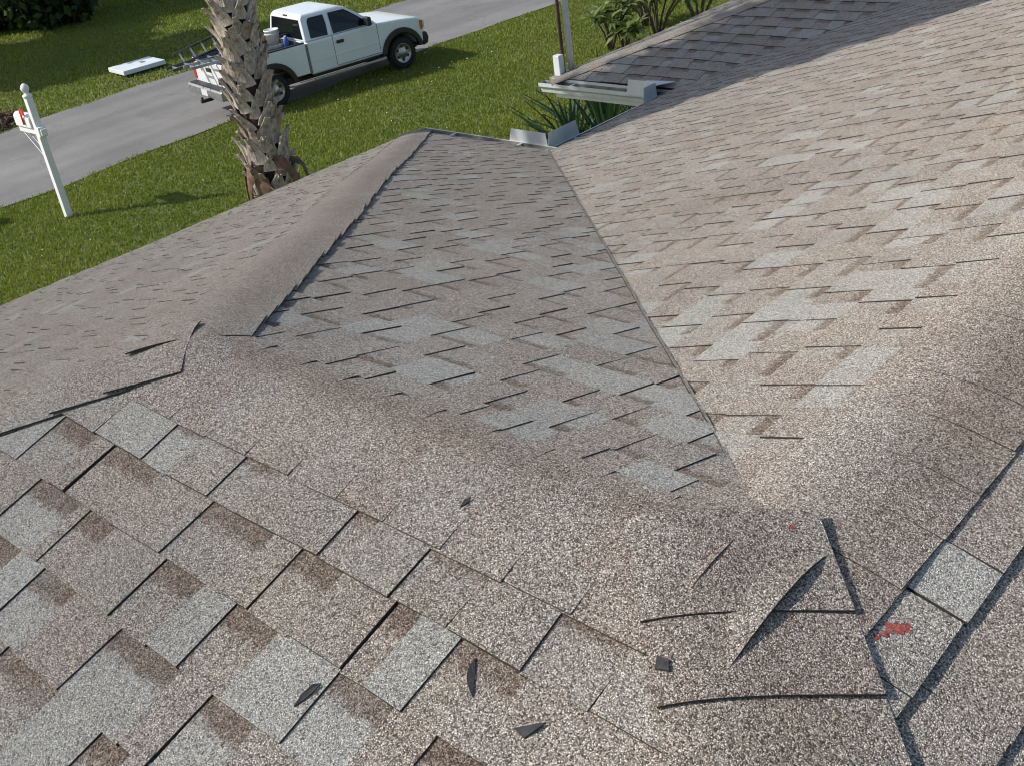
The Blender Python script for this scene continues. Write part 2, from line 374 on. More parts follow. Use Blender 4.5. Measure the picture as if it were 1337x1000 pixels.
for kx, pl in PL.items():
    us = [p[0] for p in pl.poly]; lo, hi = min(us), max(us)
    if kx in 'HG': rows = []
    if kx == 'C': butts = [.174, .314, .454, .594, .739, .879]
    elif kx == 'E': butts = [.14, .285, .415, .56]
    else: butts = [-.05 if kx == 'A' else .0 if kx == 'B' else .09]
    while butts[-1] < w: butts.append(butts[-1]+EH)
    butts[-1] = w+.022
    prev = None
    for ib, hb in enumerate(butts):
        ht = butts[ib-1] if ib else hb-EH
        if kx == 'C' and ib == 0: continue
        e = hb-ht
        rec = row_intervals(lo, hi, .75 if kx in 'ABD' else 1)
        if kx == 'C':
            key = min(RECC, key=lambda q: abs(q-hb))
            if abs(key-hb) < .01:
                fx = RECC[key]; rec = [r for r in rec if r[1] < fx[0][0]-.12 or r[0] > fx[-1][1]+.14]; rec = sorted(rec+fx)
        if kx == 'E' and ib < 4: rec = [r for i, r in enumerate(rec) if rng.random() < .25]
        # split the course into raised tabs and recessed stretches
        cuts = []; u = lo-.4
        for (a, b) in rec:
            if a > u: 
                L_ = a-u; n = max(1, round(L_/.26)) if L_ > .36 else 1
                for i in range(n): cuts.append((u+L_*i/n, u+L_*(i+1)/n, 1))
            cuts.append((max(a, u), b, 0)); u = b
        if u < hi+.3:
            n = max(1, round((hi+.3-u)/.25))
            for i in range(n): cuts.append((u+(hi+.3-u)*i/n, u+(hi+.3-u)*(i+1)/n, 1))
        if kx == 'E' and abs(hb-.285) < .001: cuts = [(-.6, -.33, 1), (-.33, -.12, 1), (-.12, .062, 1), (.062, .20, 1), (.20, .45, 1), (.45, .66, 1)]+[c for c in cuts if c[0] > .66]
        for (a, b, rs) in cuts:
            j = [rng.uniform(-.004, .004) for _ in range(4)]
            hh = [hb+rng.uniform(-.003, .003), hb+rng.uniform(-.003, .003)]
            poly = [(a+j[0], hh[0]), (b+j[1], hh[1]), (b+j[2], ht-.012), (a+j[3], ht-.012)]
            cu, ch = (a+b)/2, (hb+ht)/2
            inside = clip(poly, pl.poly)
            for hp in TRIM.get(kx, []):
                if len(inside) >= 3: inside = halfclip(inside, *hp)
            if len(inside) < 3: continue
            li = rng.random()
            lv = .85 if li < .07 else (rng.uniform(.3, .6) if li < .20 else (rng.uniform(0, .12)))
            known = LIGHT.get(kx)
            if known:
                near = pl.P(cu, ch); dist = math.hypot(near[0]-CAM.x, near[1]-CAM.y)
                if dist < 2.6 and kx in 'CAE' or dist < 3 and kx == 'D': lv = min(lv, .3)
                for (lx, ly) in known:
                    qu = (lx-pl.ref[0])*pl.a[0]+(ly-pl.ref[1])*pl.a[1]; qh = (lx-pl.ref[0])*pl.d[0]+(ly-pl.ref[1])*pl.d[1]
                    mg = .05 if kx == 'D' else .02 if kx == 'A' else 0
                    if a-mg <= qu <= b+mg and ht <= qh <= hb: lv = rng.uniform(.7, .95)
            lift = rng.uniform(0, .0022)
            if kx == 'E' and ib < 5: lift += .004
            pieces.append((kx, inside, ht, hb, rs, lv, rng.random(), lift, len(inside) == 4 and inside == poly))

def piece_geo(pc):
    kx, poly, ht, hb, rs, lv, rn, lift, whole = pc; pl = PL[kx]; e = hb-ht
    def z(h):
        v = (hb-h)/e
        return (.0055 + lift)*(1-v) + ((.0023 if kx == 'B' else .0040 if kx in 'CE' else .0025) if rs else 0)*(1-.05*v)
    pts = []
    if not rs and whole:                      # lower ply: an extra row so the band coordinate stays linear
        pass
    top = [pl.P(u, h, z(h)) for u, h in poly]; bot = [pl.P(u, h, -.004) for u, h in poly]
    vv = [min(1, max(0, (hb-h)/e)) for u, h in poly]
    return top, bot, vv
def piece_mesh(pcs, name):
    V, Fc, Mi, A = [], [], [], []
    for pc in pcs:
        top, bot, vv = piece_geo(pc); n = len(top); o = len(V); V += top+bot
        rc = 0.0 if pc[4] else (.8+.2*pc[6])
        # orientation: make the top face point up
        nz = 0
        for i in range(n):
            x1, y1, _ = top[i]; x2, y2, _ = top[(i+1) % n]; nz += x1*y2-x2*y1
        order = list(range(n)) if nz > 0 else list(range(n))[::-1]
        Fc.append([o+i for i in order]); Mi.append(0); A += [(pc[5], vv[i], rc, pc[6]) for i in order]
        for q in range(n):
            i, j = order[q], order[(q+1) % n]
            Fc.append([o+j, o+i, o+n+i, o+n+j]); Mi.append(1); A += [(0, 0, 0, 0)]*4
    me = bpy.data.meshes.new(name); me.from_pydata(V, [], Fc)
    me.materials.append(M['shingle']); me.materials.append(M['edge']); me.polygons.foreach_set('material_index', Mi)
    at = me.attributes.new('tint', 'FLOAT_COLOR', 'CORNER'); at.data.foreach_set('color', [c for t in A for c in t]); me.update()
    return me
def size(pc):
    if pc[0] in 'GH': return 0
    q = [px(PL[pc[0]].P(u, h)) for u, h in pc[1]]
    if any(t is None for t in q): return 0
    cx_, cy_ = sum(t[0] for t in q)/len(q), sum(t[1] for t in q)/len(q)
    if not (-40 < cx_ < W_+40 and -40 < cy_ < H_+40): return 0
    return abs(sum(q[i][0]*q[(i+1) % len(q)][1]-q[(i+1) % len(q)][0]*q[i][1] for i in range(len(q))))/2
pieces.sort(key=size, reverse=True)
for pc in pieces[:300]:
    link(bpy.data.objects.new('shingle', piece_mesh([pc], 'shingle')), slopes[pc[0]])
o = link(bpy.data.objects.new('shingle_courses', piece_mesh(pieces[300:], 'shingle_courses')), house); o['kind'] = 'stuff'

# ------------------------------------------------------------ ridge and hip caps
def caps(P, Q, lat, slp, l0, l1, n0, dist0, expo, length, lift=.003, el0=0., el1=0., lv=0.0, seed=1, wob=.006, parent=house, thick=.0042, stain_shade=None, names='ridge_cap'):
    """cap shingles lapped along the crest P->Q, butts facing P. lat: horizontal unit vector across the crest.
    the cross-section is a parabola tangent to both slopes; el0/el1 curl the two side edges up"""
    rg = random.Random(seed); P, Q = Vector(P), Vector(Q); D = (Q-P).normalized(); lat = Vector(lat); ns = 14
    for k in range(n0):
        s0 = dist0+k*expo; V = []; Fc = []; Mi = []; A = []
        rn = rg.random(); e0 = l0+rg.uniform(-wob, wob); e1 = l1+rg.uniform(-wob, wob); lf = lift*rg.uniform(.7, 1.4); lvv = max(0, lv+rg.uniform(-.2, .2)); sk = rg.uniform(-.005, .005); g0 = el0*rg.uniform(.5, 1.3); g1 = el1*rg.uniform(.5, 1.3)
        for ss, tt in ((s0, 1.0), (s0+length*.35, .62), (s0+length, 0.0)):
            for i in range(ns+1):
                f = i/ns; l = e0*(1-f)**2+e1*f*f; z = slp*(e0*(1-f)**2-e1*f*f)
                z += .0110 + lf*tt + g0*(1-f)**6*tt + g1*f**6*tt
                p = P+D*(ss+sk*(2*f-1))+lat*l; V.append((p.x, p.y, p.z+z+und(p.x, p.y)))
        nt_ = len(V)
        V += list(V)                                   # side faces get vertices of their own
        for (x, y, zz) in list(V[:nt_]): V.append((x, y, zz-thick))
        R_ = ns+1
        for a in range(2):
            for i in range(ns):
                q = [a*R_+i, a*R_+i+1, (a+1)*R_+i+1, (a+1)*R_+i]; x = [V[t] for t in q]
                nz = sum(x[t][0]*x[(t+1) % 4][1]-x[(t+1) % 4][0]*x[t][1] for t in range(4))
                qq = q if nz > 0 else q[::-1]; Fc.append(qq); Mi.append(0)
                for t in qq: A.append((lvv, 1.4, stain_shade[0]*math.exp(-(((t % R_)/ns-stain_shade[1])/stain_shade[2])**2) if stain_shade else 0, rn))  # brown lobe: dirt mixed with lee-side shade of the roll, put into the colour
        ring = [i for i in range(R_)]+[R_+ns, 2*R_+ns]+[2*R_+i for i in range(ns-1, -1, -1)]+[R_]
        for q in range(len(ring)):
            i, j = ring[q], ring[(q+1) % len(ring)]; Fc.append([nt_+i, nt_+j, 2*nt_+j, 2*nt_+i]); Mi.append(1); A += [(0, 0, 0, 0)]*4
        me = bpy.data.meshes.new(names); me.from_pydata(V, [], Fc); me.materials.append(M['shingle']); me.materials.append(M['edge'])
        me.polygons.foreach_set('material_index', Mi); me.polygons.foreach_set('use_smooth', [mi == 0 for mi in Mi])
        at = me.attributes.new('tint', 'FLOAT_COLOR', 'CORNER'); at.data.foreach_set('color', [c for t in A for c in t]); me.update()
        link(bpy.data.objects.new(names, me), parent)
P0 = (X0, 0, RZ); J = (0, 0, RZ); K = (X0-w, w, RZ-S*w); Lc = math.sqrt(2*w*w+(S*w)**2)
AP = (X0+RY, -RY, RZ+RD); LA = Lc*(w+RY)/w
# far hip, from the eave corner up to the apex
caps(K, AP, (q2, q2, 0), S*q2, -.17, .15, 55, LA-.146*54-.20, .146, .20, .002, -.006, .010, seed=3, lv=-.1, stain_shade=(.28, .7, .25))
# hip between the left end and the near slope
caps((AP[0]-w, AP[1]-w, AP[2]-S*w), AP, (q2, -q2, 0), S*q2, -.12, .14, 54, Lc-.146*53-.20, .146, .20, .003, -.004, .012, seed=4, lv=.05)
# main ridge
caps((0, -.10, RZ), (0, Y1+w, RZ), (1, 0, 0), S, -.135, .195, 86, 0, .1455, .20, .0012, -.007, .005, seed=6, lv=-.1, wob=.003, thick=.0022, stain_shade=(.5, .76, .24))
# hip between the two near slopes, butts towards the camera
HP = Vector((w, -w-2*RY, RZ-S*w)); HQ = Vector((-RY, -RY, RZ+RD)); LH = (HQ-HP).length
caps(HP, HQ, (q2, q2, 0), S*q2, -.095, .235, 54, LH-.30-.146*52, .146, .21, .007, .004, .006, seed=7, stain_shade=(.35, .62, .3))
# ridge of the wing, laps away from the junction
caps((X0+RY+.01, -RY, RZ+RD-.002), (0, -RY, RZ+RD), (0, -1, 0), S, -.112, .207, 10, 0, .146, .19, .0012, -.0075, -.0045, seed=5, lv=-.08, wob=.003, thick=.003, stain_shade=(.50, .30, .20))
# moulded piece over the apex where the two hips meet the ridge
def apex_cap():
    nx = 16; V = []; Fc = []; A = []; Mi = []
    for i in range(nx+1):
        for j in range(nx+1):
            a, b = i/nx*2-1, j/nx*2-1; x = X0+RY-.01+.18*a-.03*b; y = -RY-.01+.17*b-.04*a*b
            zs = [-S*y, 2*RD+S*y, S*(x-X0)]; z = -math.log(sum(math.exp(-55*q) for q in zs))/55
            sk = max(0, a-.1)/.9; sk2 = max(0, -b-.3)/.7; V.append((x, y, RZ+z+.0145-.016*max(sk, sk2)+und(x, y)))
    for i in range(nx):
        for j in range(nx):
            q = i*(nx+1)+j; Fc.append([q, q+nx+1, q+nx+2, q+1]); Mi.append(0); A += [(0, .2, 0, .4)]*4
    ring = [i*(nx+1) for i in range(nx+1)]+[nx*(nx+1)+j for j in range(1, nx+1)]+[i*(nx+1)+nx for i in range(nx-1, -1, -1)]+[j for j in range(nx-1, 0, -1)]
    o = len(V); V += [V[r] for r in ring]+[(V[r][0], V[r][1], V[r][2]-.006) for r in ring]; n = len(ring)
    for i in range(n): k_ = (i+1) % n; Fc.append([o+i, o+k_, o+n+k_, o+n+i]); Mi.append(1); A += [(0, 0, 0, 0)]*4
    me = bpy.data.meshes.new('ridge_cap'); me.from_pydata(V, [], Fc); me.materials.append(M['shingle']); me.materials.append(M['edge']); me.polygons.foreach_set('material_index', Mi); me.polygons.foreach_set('use_smooth', [q == 0 for q in Mi])
    at = me.attributes.new('tint', 'FLOAT_COLOR', 'CORNER'); at.data.foreach_set('color', [c for q in A for c in q]); me.update(); link(bpy.data.objects.new('ridge_cap', me), house)
apex_cap()
# closed-cut valley: the trimmed edge of one slope lies over the other
def valley(nm, a, b, dA, dD, wa, wd, seed):
    rg = random.Random(seed); n = 46; V = []; Fc = []; Mi = []; A = []
    for i in range(n+1):
        f = i/n; x, y = a[0]+(b[0]-a[0])*f, a[1]+(b[1]-a[1])*f; z = a[2]+(b[2]-a[2])*f; jg = rg.uniform(-.005, .005)
        for (d, l, lift) in ((dA, wa+jg*.5, .0112), (dA, .0, .0102), (dD, wd, .009)): V.append((x+d[0]*l, y+d[1]*l, z+S*d[2]*l+lift-.009*max(0, 1-f*14)+und(x, y)))
    for i in range(n):
        for j in range(2): q = i*3+j; Fc.append([q, q+1, q+4, q+3]); Mi.append(0); A += [(.05, .2, 0, .3)]*4
    o = len(V); V += [V[i*3] for i in range(n+1)]+[(V[i*3][0], V[i*3][1], V[i*3][2]-.008) for i in range(n+1)]
    for i in range(n): Fc.append([o+i, o+i+1, o+n+2+i, o+n+1+i]); Mi.append(1); A += [(0, 0, 0, 0)]*4
    me = bpy.data.meshes.new(nm); me.from_pydata(V, [], Fc); me.materials.append(M['shingle']); me.materials.append(M['edge']); me.polygons.foreach_set('material_index', Mi)
    at = me.attributes.new('tint', 'FLOAT_COLOR', 'CORNER'); at.data.foreach_set('color', [c for q in A for c in q]); me.update(); link(bpy.data.objects.new(nm, me), house)
# direction on A away from the valley is -y (rises), on D it is +x (rises)
valley('valley_edge', (-.12, .12, RZ-S*.12), (-w, w, RZ-S*w), (0, -1, 1), (1, 0, 1), .008, .004, 2)
# last cap lapped over the junction
caps((.080, -RY, RZ+.008), (-.9, -RY, RZ+RD+.012), (0, -1, 0), S, -.118, .206, 1, 0, .14, .30, .007, .002, .016, seed=9, lv=-.1, stain_shade=(.3, .3, .2))
# hip of the far wing
caps((X2, Y1, RZ-S*w), (X2+w, Y1+w, RZ), (-q2, q2, 0), S*q2, -.16, .17, 53, -.03, .146, .21, .003, seed=8, lv=.05)
# ridge of the far wing
caps((X2+w, Y1+w, RZ), (0, Y1+w, RZ), (0, 1, 0), S, -.15, .15, 10, 0, .146, .21, .003, seed=10)

# ------------------------------------------------------------ walls, fascia, gutters
EZ = RZ-S*w
def wallbox(x0, x1, y0, y1, nm='wall'):
    m = MB().box(x0, x1, y0, y1, 0, EZ-.12); return m.build(nm, M['stucco'], house)
wallbox(X0-w+.55, w-.55, -w+.55, w-.55)
wallbox(-w+.55, w-.552, w-.549, Y1+2*w-.55)
wallbox(X2+.8, -w+.549, Y1+.95, Y1+2*w-.8)
def fascia(a, b, nrm):
    (x0, y0), (x1, y1) = a, b; nx, ny = nrm; m = MB()
    vs = [(x0, y0, EZ-.035), (x1, y1, EZ-.035), (x1, y1, EZ-.20), (x0, y0, EZ-.20)]
    vs += [(x-nx*.02, y-ny*.02, z) for x, y, z in vs]
    m.add(vs, [(0, 1, 2, 3), (7, 6, 5, 4), (0, 4, 5, 1), (1, 5, 6, 2), (2, 6, 7, 3), (3, 7, 4, 0)]); return m.build('fascia', M['fascia'], house)
fascia((X0-w+.01, w-.012), (-w, w-.012), (0, 1)); fascia((-w+.012, w), (-w+.012, Y1), (-1, 0)); fascia((X2+.01, Y1+.012), (-w, Y1+.012), (0, -1))
fascia((X0-w+.012, -w), (X0-w+.012, w-.02), (-1, 0)); fascia((X2+.012, Y1+.02), (X2+.012, Y1+2*w), (-1, 0))
def soffit(x0, x1, y0, y1): MB().box(x0, x1, y0, y1, EZ-.19, EZ-.175).build('soffit', M['fascia'], house)
soffit(X0-w+.03, -w+.55, w-.6, w-.03); soffit(-w+.03, -w+.56, w+.02, Y1); soffit(X2+.03, -w, Y1+.03, Y1+1.0)
def gutter(p0, p1, out, ends=(True, True), drop=.03):
    """K-style trough along p0->p1, 'out' points away from the fascia"""
    (x0, y0), (x1, y1) = p0, p1; ox, oy = out; prof = [(.008, 0), (.008, -.10), (.075, -.10), (.085, -.06), (.115, -.035), (.118, 0), (.105, 0), (.103, -.030), (.078, -.052), (.070, -.093), (.012, -.093), (.012, 0)]
    m = MB(); zt = EZ-drop
    for (x, y) in ((x0, y0), (x1, y1)): m.v += [(x+ox*d, y+oy*d, zt+z) for d, z in prof]
    n = len(prof)
    for i in range(n):
        j = (i+1) % n; m.face([i, j, n+j, n+i], 1 if 6 <= i <= 10 else 0)
    for e, base in ((ends[0], 0), (ends[1], n)):
        if e: m.face([base+i for i in range(6)], 0)
    g = m.build('gutter', [M['gutter'], M['gutter_in']], house)
    L = math.hypot(x1-x0, y1-y0); nn = max(2, int(L/.7))
    for i in range(nn):
        t = (i+.5)/nn; cx_, cy_ = x0+(x1-x0)*t, y0+(y1-y0)*t; tx, ty = (x1-x0)/L*.012, (y1-y0)/L*.012
        h = MB(); vs = []
        for d, z in ((.002, -.004), (.11, -.004), (.11, -.012), (.002, -.012)):
            vs += [(cx_+ox*d-tx, cy_+oy*d-ty, zt+z), (cx_+ox*d+tx, cy_+oy*d+ty, zt+z)]
        h.add(vs, [(0, 1, 3, 2), (2, 3, 5, 4), (4, 5, 7, 6), (6, 7, 1, 0), (0, 2, 4, 6), (1, 7, 5, 3)]).build('gutter_hanger', M['gutter'], g)
    return g
gutter((X0-w+.02, w+.0), (-w-.005, w+.0), (0, 1), (True, False), .004)
gutter((-w, w-.005), (-w, Y1+.005), (-1, 0), (False, False))
gf = gutter((X2-.10, Y1-.0), (-w-.005, Y1-.0), (0, -1), (True, False))
def drip(a, b, out):
    (x0, y0), (x1, y1) = a, b; ox, oy = out; m = MB(); vs = [(x+ox*d, y+oy*d, EZ+z) for (x, y) in (a, b) for d, z in ((.003, -.004), (.007, -.004), (.007, -.115), (.003, -.115))]
    m.add(vs, [(0, 1, 2, 3), (7, 6, 5, 4)]+[(i, (i+1) % 4, 4+(i+1) % 4, 4+i) for i in range(4)]); m.build('drip_edge', M['gutter'], house)
drip((X0-w, w), (-w, w), (0, 1)); drip((-w, w), (-w, Y1), (-1, 0)); drip((X2, Y1), (-w, Y1), (0, -1)); drip((X0-w, -w), (X0-w, w), (-1, 0)); drip((X2, Y1), (X2, Y1+2*w), (-1, 0))
def guard(cx_, cy_, dx, dy, l1, l2, hgt):
    """L-shaped splash guard standing on the lips of an inside corner; ends cut slanting"""
    g = MB(); z0 = EZ-.05; t = .004
    def panel(ax, ay, L):
        nx, ny = ay*t, ax*t
        a = [(cx_, cy_, z0), (cx_+ax*L, cy_+ay*L, z0), (cx_+ax*L*.9, cy_+ay*L*.9, z0+hgt), (cx_+ax*.015, cy_+ay*.015, z0+hgt)]
        b = [(x+nx, y+ny, z) for x, y, z in a]
        g.add(a+b, [(0, 1, 2, 3), (7, 6, 5, 4), (0, 4, 5, 1), (1, 5, 6, 2), (2, 6, 7, 3), (3, 7, 4, 0)])
    panel(dx, 0, l1); panel(0, dy, l2); return g.build('splash_guard', M['gutter'], house)
guard(-w-.122, w+.122, -1, 1, .46, .42, .155)
guard(-w-.122, Y1-.122, -1, -1, .36, .22, .15)
# sheet lid of the guard over the far corner
MB().add([(-w-.40, Y1-.125, EZ+.05), (-w-.12, Y1-.125, EZ+.07), (-w-.03, Y1+.05, EZ+.065), (-w-.36, Y1+.05, EZ+.05), (-w-.40, Y1-.125, EZ+.046), (-w-.12, Y1-.125, EZ+.066), (-w-.03, Y1+.05, EZ+.061), (-w-.36, Y1+.05, EZ+.046)], [(0, 1, 2, 3), (7, 6, 5, 4), (0, 4, 5, 1), (1, 5, 6, 2), (2, 6, 7, 3), (3, 7, 4, 0)]).build('splash_guard', M['gutter'], house)

# ------------------------------------------------------------ ground, road
def sheet(name, x0, x1, y0, y1, z, mat, nx=2, ny=2, fn=None):
    vs = []; fs = []
    for i in range(nx+1):
        for j in range(ny+1):
            x, y = x0+(x1-x0)*i/nx, y0+(y1-y0)*j/ny; vs.append((x, y, z+(fn(x, y) if fn else 0)))
    for i in range(nx):
        for j in range(ny): a = i*(ny+1)+j; fs.append((a, a+ny+1, a+ny+2, a+1))
    return MB().add(vs, fs).build(name, mat, fix=False)
tag(sheet('ground', -700, 500, -500, 700, -.012, M['lawn']), kind='structure')
rw = random.Random(5); ys = [-300+i*1.0 for i in range(0, 601)]
ed = lambda y, q: .10*math.sin(y*.9+q)+.06*math.sin(y*2.3+q*2)+.035*math.sin(y*6.1+q)
vs = []
for y in ys: vs += [(-24.35+ed(y, 1), y, .004), (-19.08+ed(y, 2), y, .004)]
tag(MB().add(vs, [(2*i, 2*i+1, 2*i+3, 2*i+2) for i in range(len(ys)-1)]).build('road', M['road'], fix=False), kind='structure')

# ------------------------------------------------------------ grass
nr = np.random.RandomState(4)
def grass(name, label, x0, x1, y0, y1, n, hmin, hmax, wd, clear=None):
    x = nr.uniform(x0, x1, n); y = nr.uniform(y0, y1, n)
    edge = lambda q, yy: .10*np.sin(yy*.9+q)+.06*np.sin(yy*2.3+q*2)+.035*np.sin(yy*6.1+q)
    keep = (x > -19.08+edge(2, y)-.06*nr.rand(n)) | (x < -24.35+edge(1, y)+.06*nr.rand(n))
    keep &= ~((x > -6.6) & (y < 5.0)) & ~((x > -6.1) & (y > 8.1))
    x, y = x[keep], y[keep]; n = len(x)
    patch = .5+.5*np.sin(x*1.3+.7*np.sin(y*.9))*np.sin(y*1.1+.5*np.sin(x*1.7))
    h = nr.uniform(hmin, hmax, n)*(.7+.5*patch); a = nr.uniform(0, 2*np.pi, n); ln = nr.uniform(.2, .9, n)*h
    b = a+nr.uniform(-1, 1, n); V = np.zeros((n, 3, 3))
    V[:, 0] = np.stack([x-np.cos(a)*wd, y-np.sin(a)*wd, np.full(n, -.012)], 1)
    V[:, 1] = np.stack([x+np.cos(a)*wd, y+np.sin(a)*wd, np.full(n, -.012)], 1)
    V[:, 2] = np.stack([x+np.cos(b+1.57)*ln, y+np.sin(b+1.57)*ln, h], 1)
    tint = np.clip(.25+.5*patch*nr.rand(n)+.35*nr.rand(n)-.15, 0, 1)
    o = link(bpy.data.objects.new(name, quads_mesh(name, V, 3, M['blade'], tint))); tag(o, label, 'grass', kind='stuff'); return o
grass('grass', 'short green lawn grass between the house and the road', -19.6, -5.2, 0, 26, 360000, .025, .055, .011)
grass('grass', 'lawn grass on the far side of the road', -48, -24, 2, 34, 240000, .03, .075, .02)
# small pale clover heads and fallen leaves scattered in the near lawn
n = 420; x = nr.uniform(-18.8, -8, n); y = nr.uniform(2, 20, n); dens = (np.sin(x*.8)*np.sin(y*.7+1) > -.25); x, y = x[dens], y[dens]; n = len(x)
a = nr.uniform(0, 6.28, n); rr = nr.uniform(.008, .02, n); V = np.zeros((n, 4, 3))
for i in range(4): V[:, i] = np.stack([x+np.cos(a+i*1.57)*rr, y+np.sin(a+i*1.57)*rr, np.full(n, .07)+nr.uniform(-.012, .012, n)], 1)
o = link(bpy.data.objects.new('clover_flowers', quads_mesh('clover_flowers', V, 4, simple('clover_white', (.55, .58, .48), .8, .2, 30))))
tag(o, 'tiny pale clover flowers dotted through the lawn by the house', 'flowers', kind='stuff')

# ------------------------------------------------------------ leaf crowns
def leaf_cloud(centers, radii, n, size, elong=1.8, seed=1, shell=.55, droop=.3):
    rs = np.random.RandomState(seed); C = np.array(centers, float); Rr = np.array(radii, float)
    wgt = Rr[:, 0]*Rr[:, 1]*Rr[:, 2]; wgt = wgt/wgt.sum(); k = rs.choice(len(C), n, p=wgt)
    d = rs.randn(n, 3); d /= np.linalg.norm(d, axis=1)[:, None]; rad = shell+(1-shell)*rs.rand(n)**.6
    rad *= 1+.12*np.sin(d[:, 0]*7+k)*np.sin(d[:, 1]*6+k*2)
    P = C[k]+d*rad[:, None]*Rr[k]
    a = rs.randn(n, 3); a[:, 2] -= droop; a /= np.linalg.norm(a, axis=1)[:, None]
    b = np.cross(a, rs.randn(n, 3)); b /= np.linalg.norm(b, axis=1)[:, None]
    s = size*rs.uniform(.6, 1.3, n)[:, None]; V = np.zeros((n, 4, 3))
    V[:, 0] = P-a*s*elong*.5; V[:, 1] = P+b*s*.5; V[:, 2] = P+a*s*elong*.5; V[:, 3] = P-b*s*.5
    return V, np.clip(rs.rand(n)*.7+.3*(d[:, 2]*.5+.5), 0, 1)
def tree(name, label, cat, loc, trunk, blobs, n, size, mat, seed, group=None, shell=.45):
    t = tag(empty(name, loc), label, cat, group); rg = random.Random(seed)
    if trunk:
        m = MB(); m.tube(trunk, [.30*(1-.6*i/(len(trunk)-1)) for i in range(len(trunk))], 10)
        top = Vector(trunk[-1])
        for c in blobs[:7]:
            m.tube([trunk[len(trunk)//2], (Vector(trunk[-1])+Vector(c[0]))/2+Vector((rg.uniform(-.3, .3), rg.uniform(-.3, .3), -.2)), c[0]], [.12, .08, .03], 7)
        m.build('trunk', M['bark'], t, smooth=True)
    V, tn = leaf_cloud([b[0] for b in blobs], [b[1] for b in blobs], n, size, seed=seed, shell=shell)
    o = link(bpy.data.objects.new('crown', quads_mesh('crown', V, 4, mat, tn)), t); return t
# unseen tree added outside the frame, crown shaped to shade the far wing
def back(p, L): return (p[0]-math.sin(R(SUN_AZ))*L, p[1]-math.cos(R(SUN_AZ))*L, p[2]+math.tan(R(SUN_EL))*L)
base = Vector((-11.3, 1.6, 0)); bl = []
rg = random.Random(21); bx, by = [-7.5, -5.4, -4.6, -3.4, -2.3, 0, 2], [5.5, 5.6, 6.25, 6.5, 7.05, 8.1, 9.0]
gx = -6.9
while gx < 1.6:
    gy = float(np.interp(gx, bx, by))+.42
    while gy < float(np.interp(gx, bx, by))+3.4:
        if gy-Y1 < gx-X2-.55:
            zz = max(EZ+max(0, gy-Y1)*S, EZ+(gx+w)*S); p = back((gx, gy, zz), rg.uniform(7.6, 10.6)); bl.append(((p[0]-base.x, p[1]-base.y, p[2]), (.46, .46, .46)))
        gy += .42
    gx += .42
rg.shuffle(bl)
tree('added_shade_tree', 'unseen leafy tree added off the left corner of the house to shade the far wing', 'tree', base, [(0, 0, 0), (.1, .1, 2.5), (.3, .3, 5), (.9, .6, 7.4)], bl, 17000, .17, M['leaf_mid'], 22, shell=.0)
# large tree across the road, mostly beyond the left edge
bl = [((rg.uniform(-3.4, 3.4), rg.uniform(-1.9, 1.7), 5.4+rg.uniform(-.9, 1.2)), (1.7, 1.4, 1.0)) for i in range(16)]
tree('oak_tree', 'big leafy tree across the road shading the far lawn', 'tree', (-35.2, 8.6, 0), [(0, 0, 0), (.1, 0, 2), (.2, .1, 4.5), (.3, .1, 6.5)], bl, 22000, .26, M['leaf_dark'], 31, shell=.2)
bl = [((rg.uniform(-3.5, 3.5), rg.uniform(-3.5, 3.5), 6.2+rg.uniform(-1.2, 1.4)), (2.0, 2.0, 1.3)) for i in range(14)]  # unseen second tree, added to keep sky light off the far lawn
tree('oak_tree', 'unseen second tree added behind the dark bush to block sky light', 'tree', (-43.5, 15.0, 0), [(0, 0, 0), (.1, 0, 2), (.2, .1, 4.5), (.3, .1, 6.5)], bl, 16000, .28, M['leaf_dark'], 35, shell=.2)
bl = [((-1.8, 0, 1.3), (1.9, 1.8, 1.6)), ((.6, .2, 1.2), (1.6, 1.5, 1.4)), ((-.6, .8, 2.6), (2.0, 1.6, 1.7)), ((1.5, .9, 2.0), (1.0, 1.1, 1.6)), ((-3, .8, 2.4), (2, 1.6, 2)), ((-1.5, -1.2, 1.0), (1.2, 1.0, 1.1))]
tree('dark_shrub', 'dense dark green bush in the shade across the road', 'shrub', (-36.3, 15.4, 0), [(0, 0, 0), (.1, 0, .8), (.1, .1, 1.6)], bl, 15000, .20, M['leaf_dark'], 32, shell=.5)
bl = [((0, 0, .45), (.5, .45, .45)), ((-.3, .2, .6), (.35, .4, .4))]  # bush added beyond the left edge for its shadow on the lawn
tree('added_round_shrub', 'small round bush added past the left edge to shade a patch of lawn', 'shrub', (-18.75, 4.35, 0), None, bl, 1800, .10, M['leaf_mid'], 33, shell=.4)

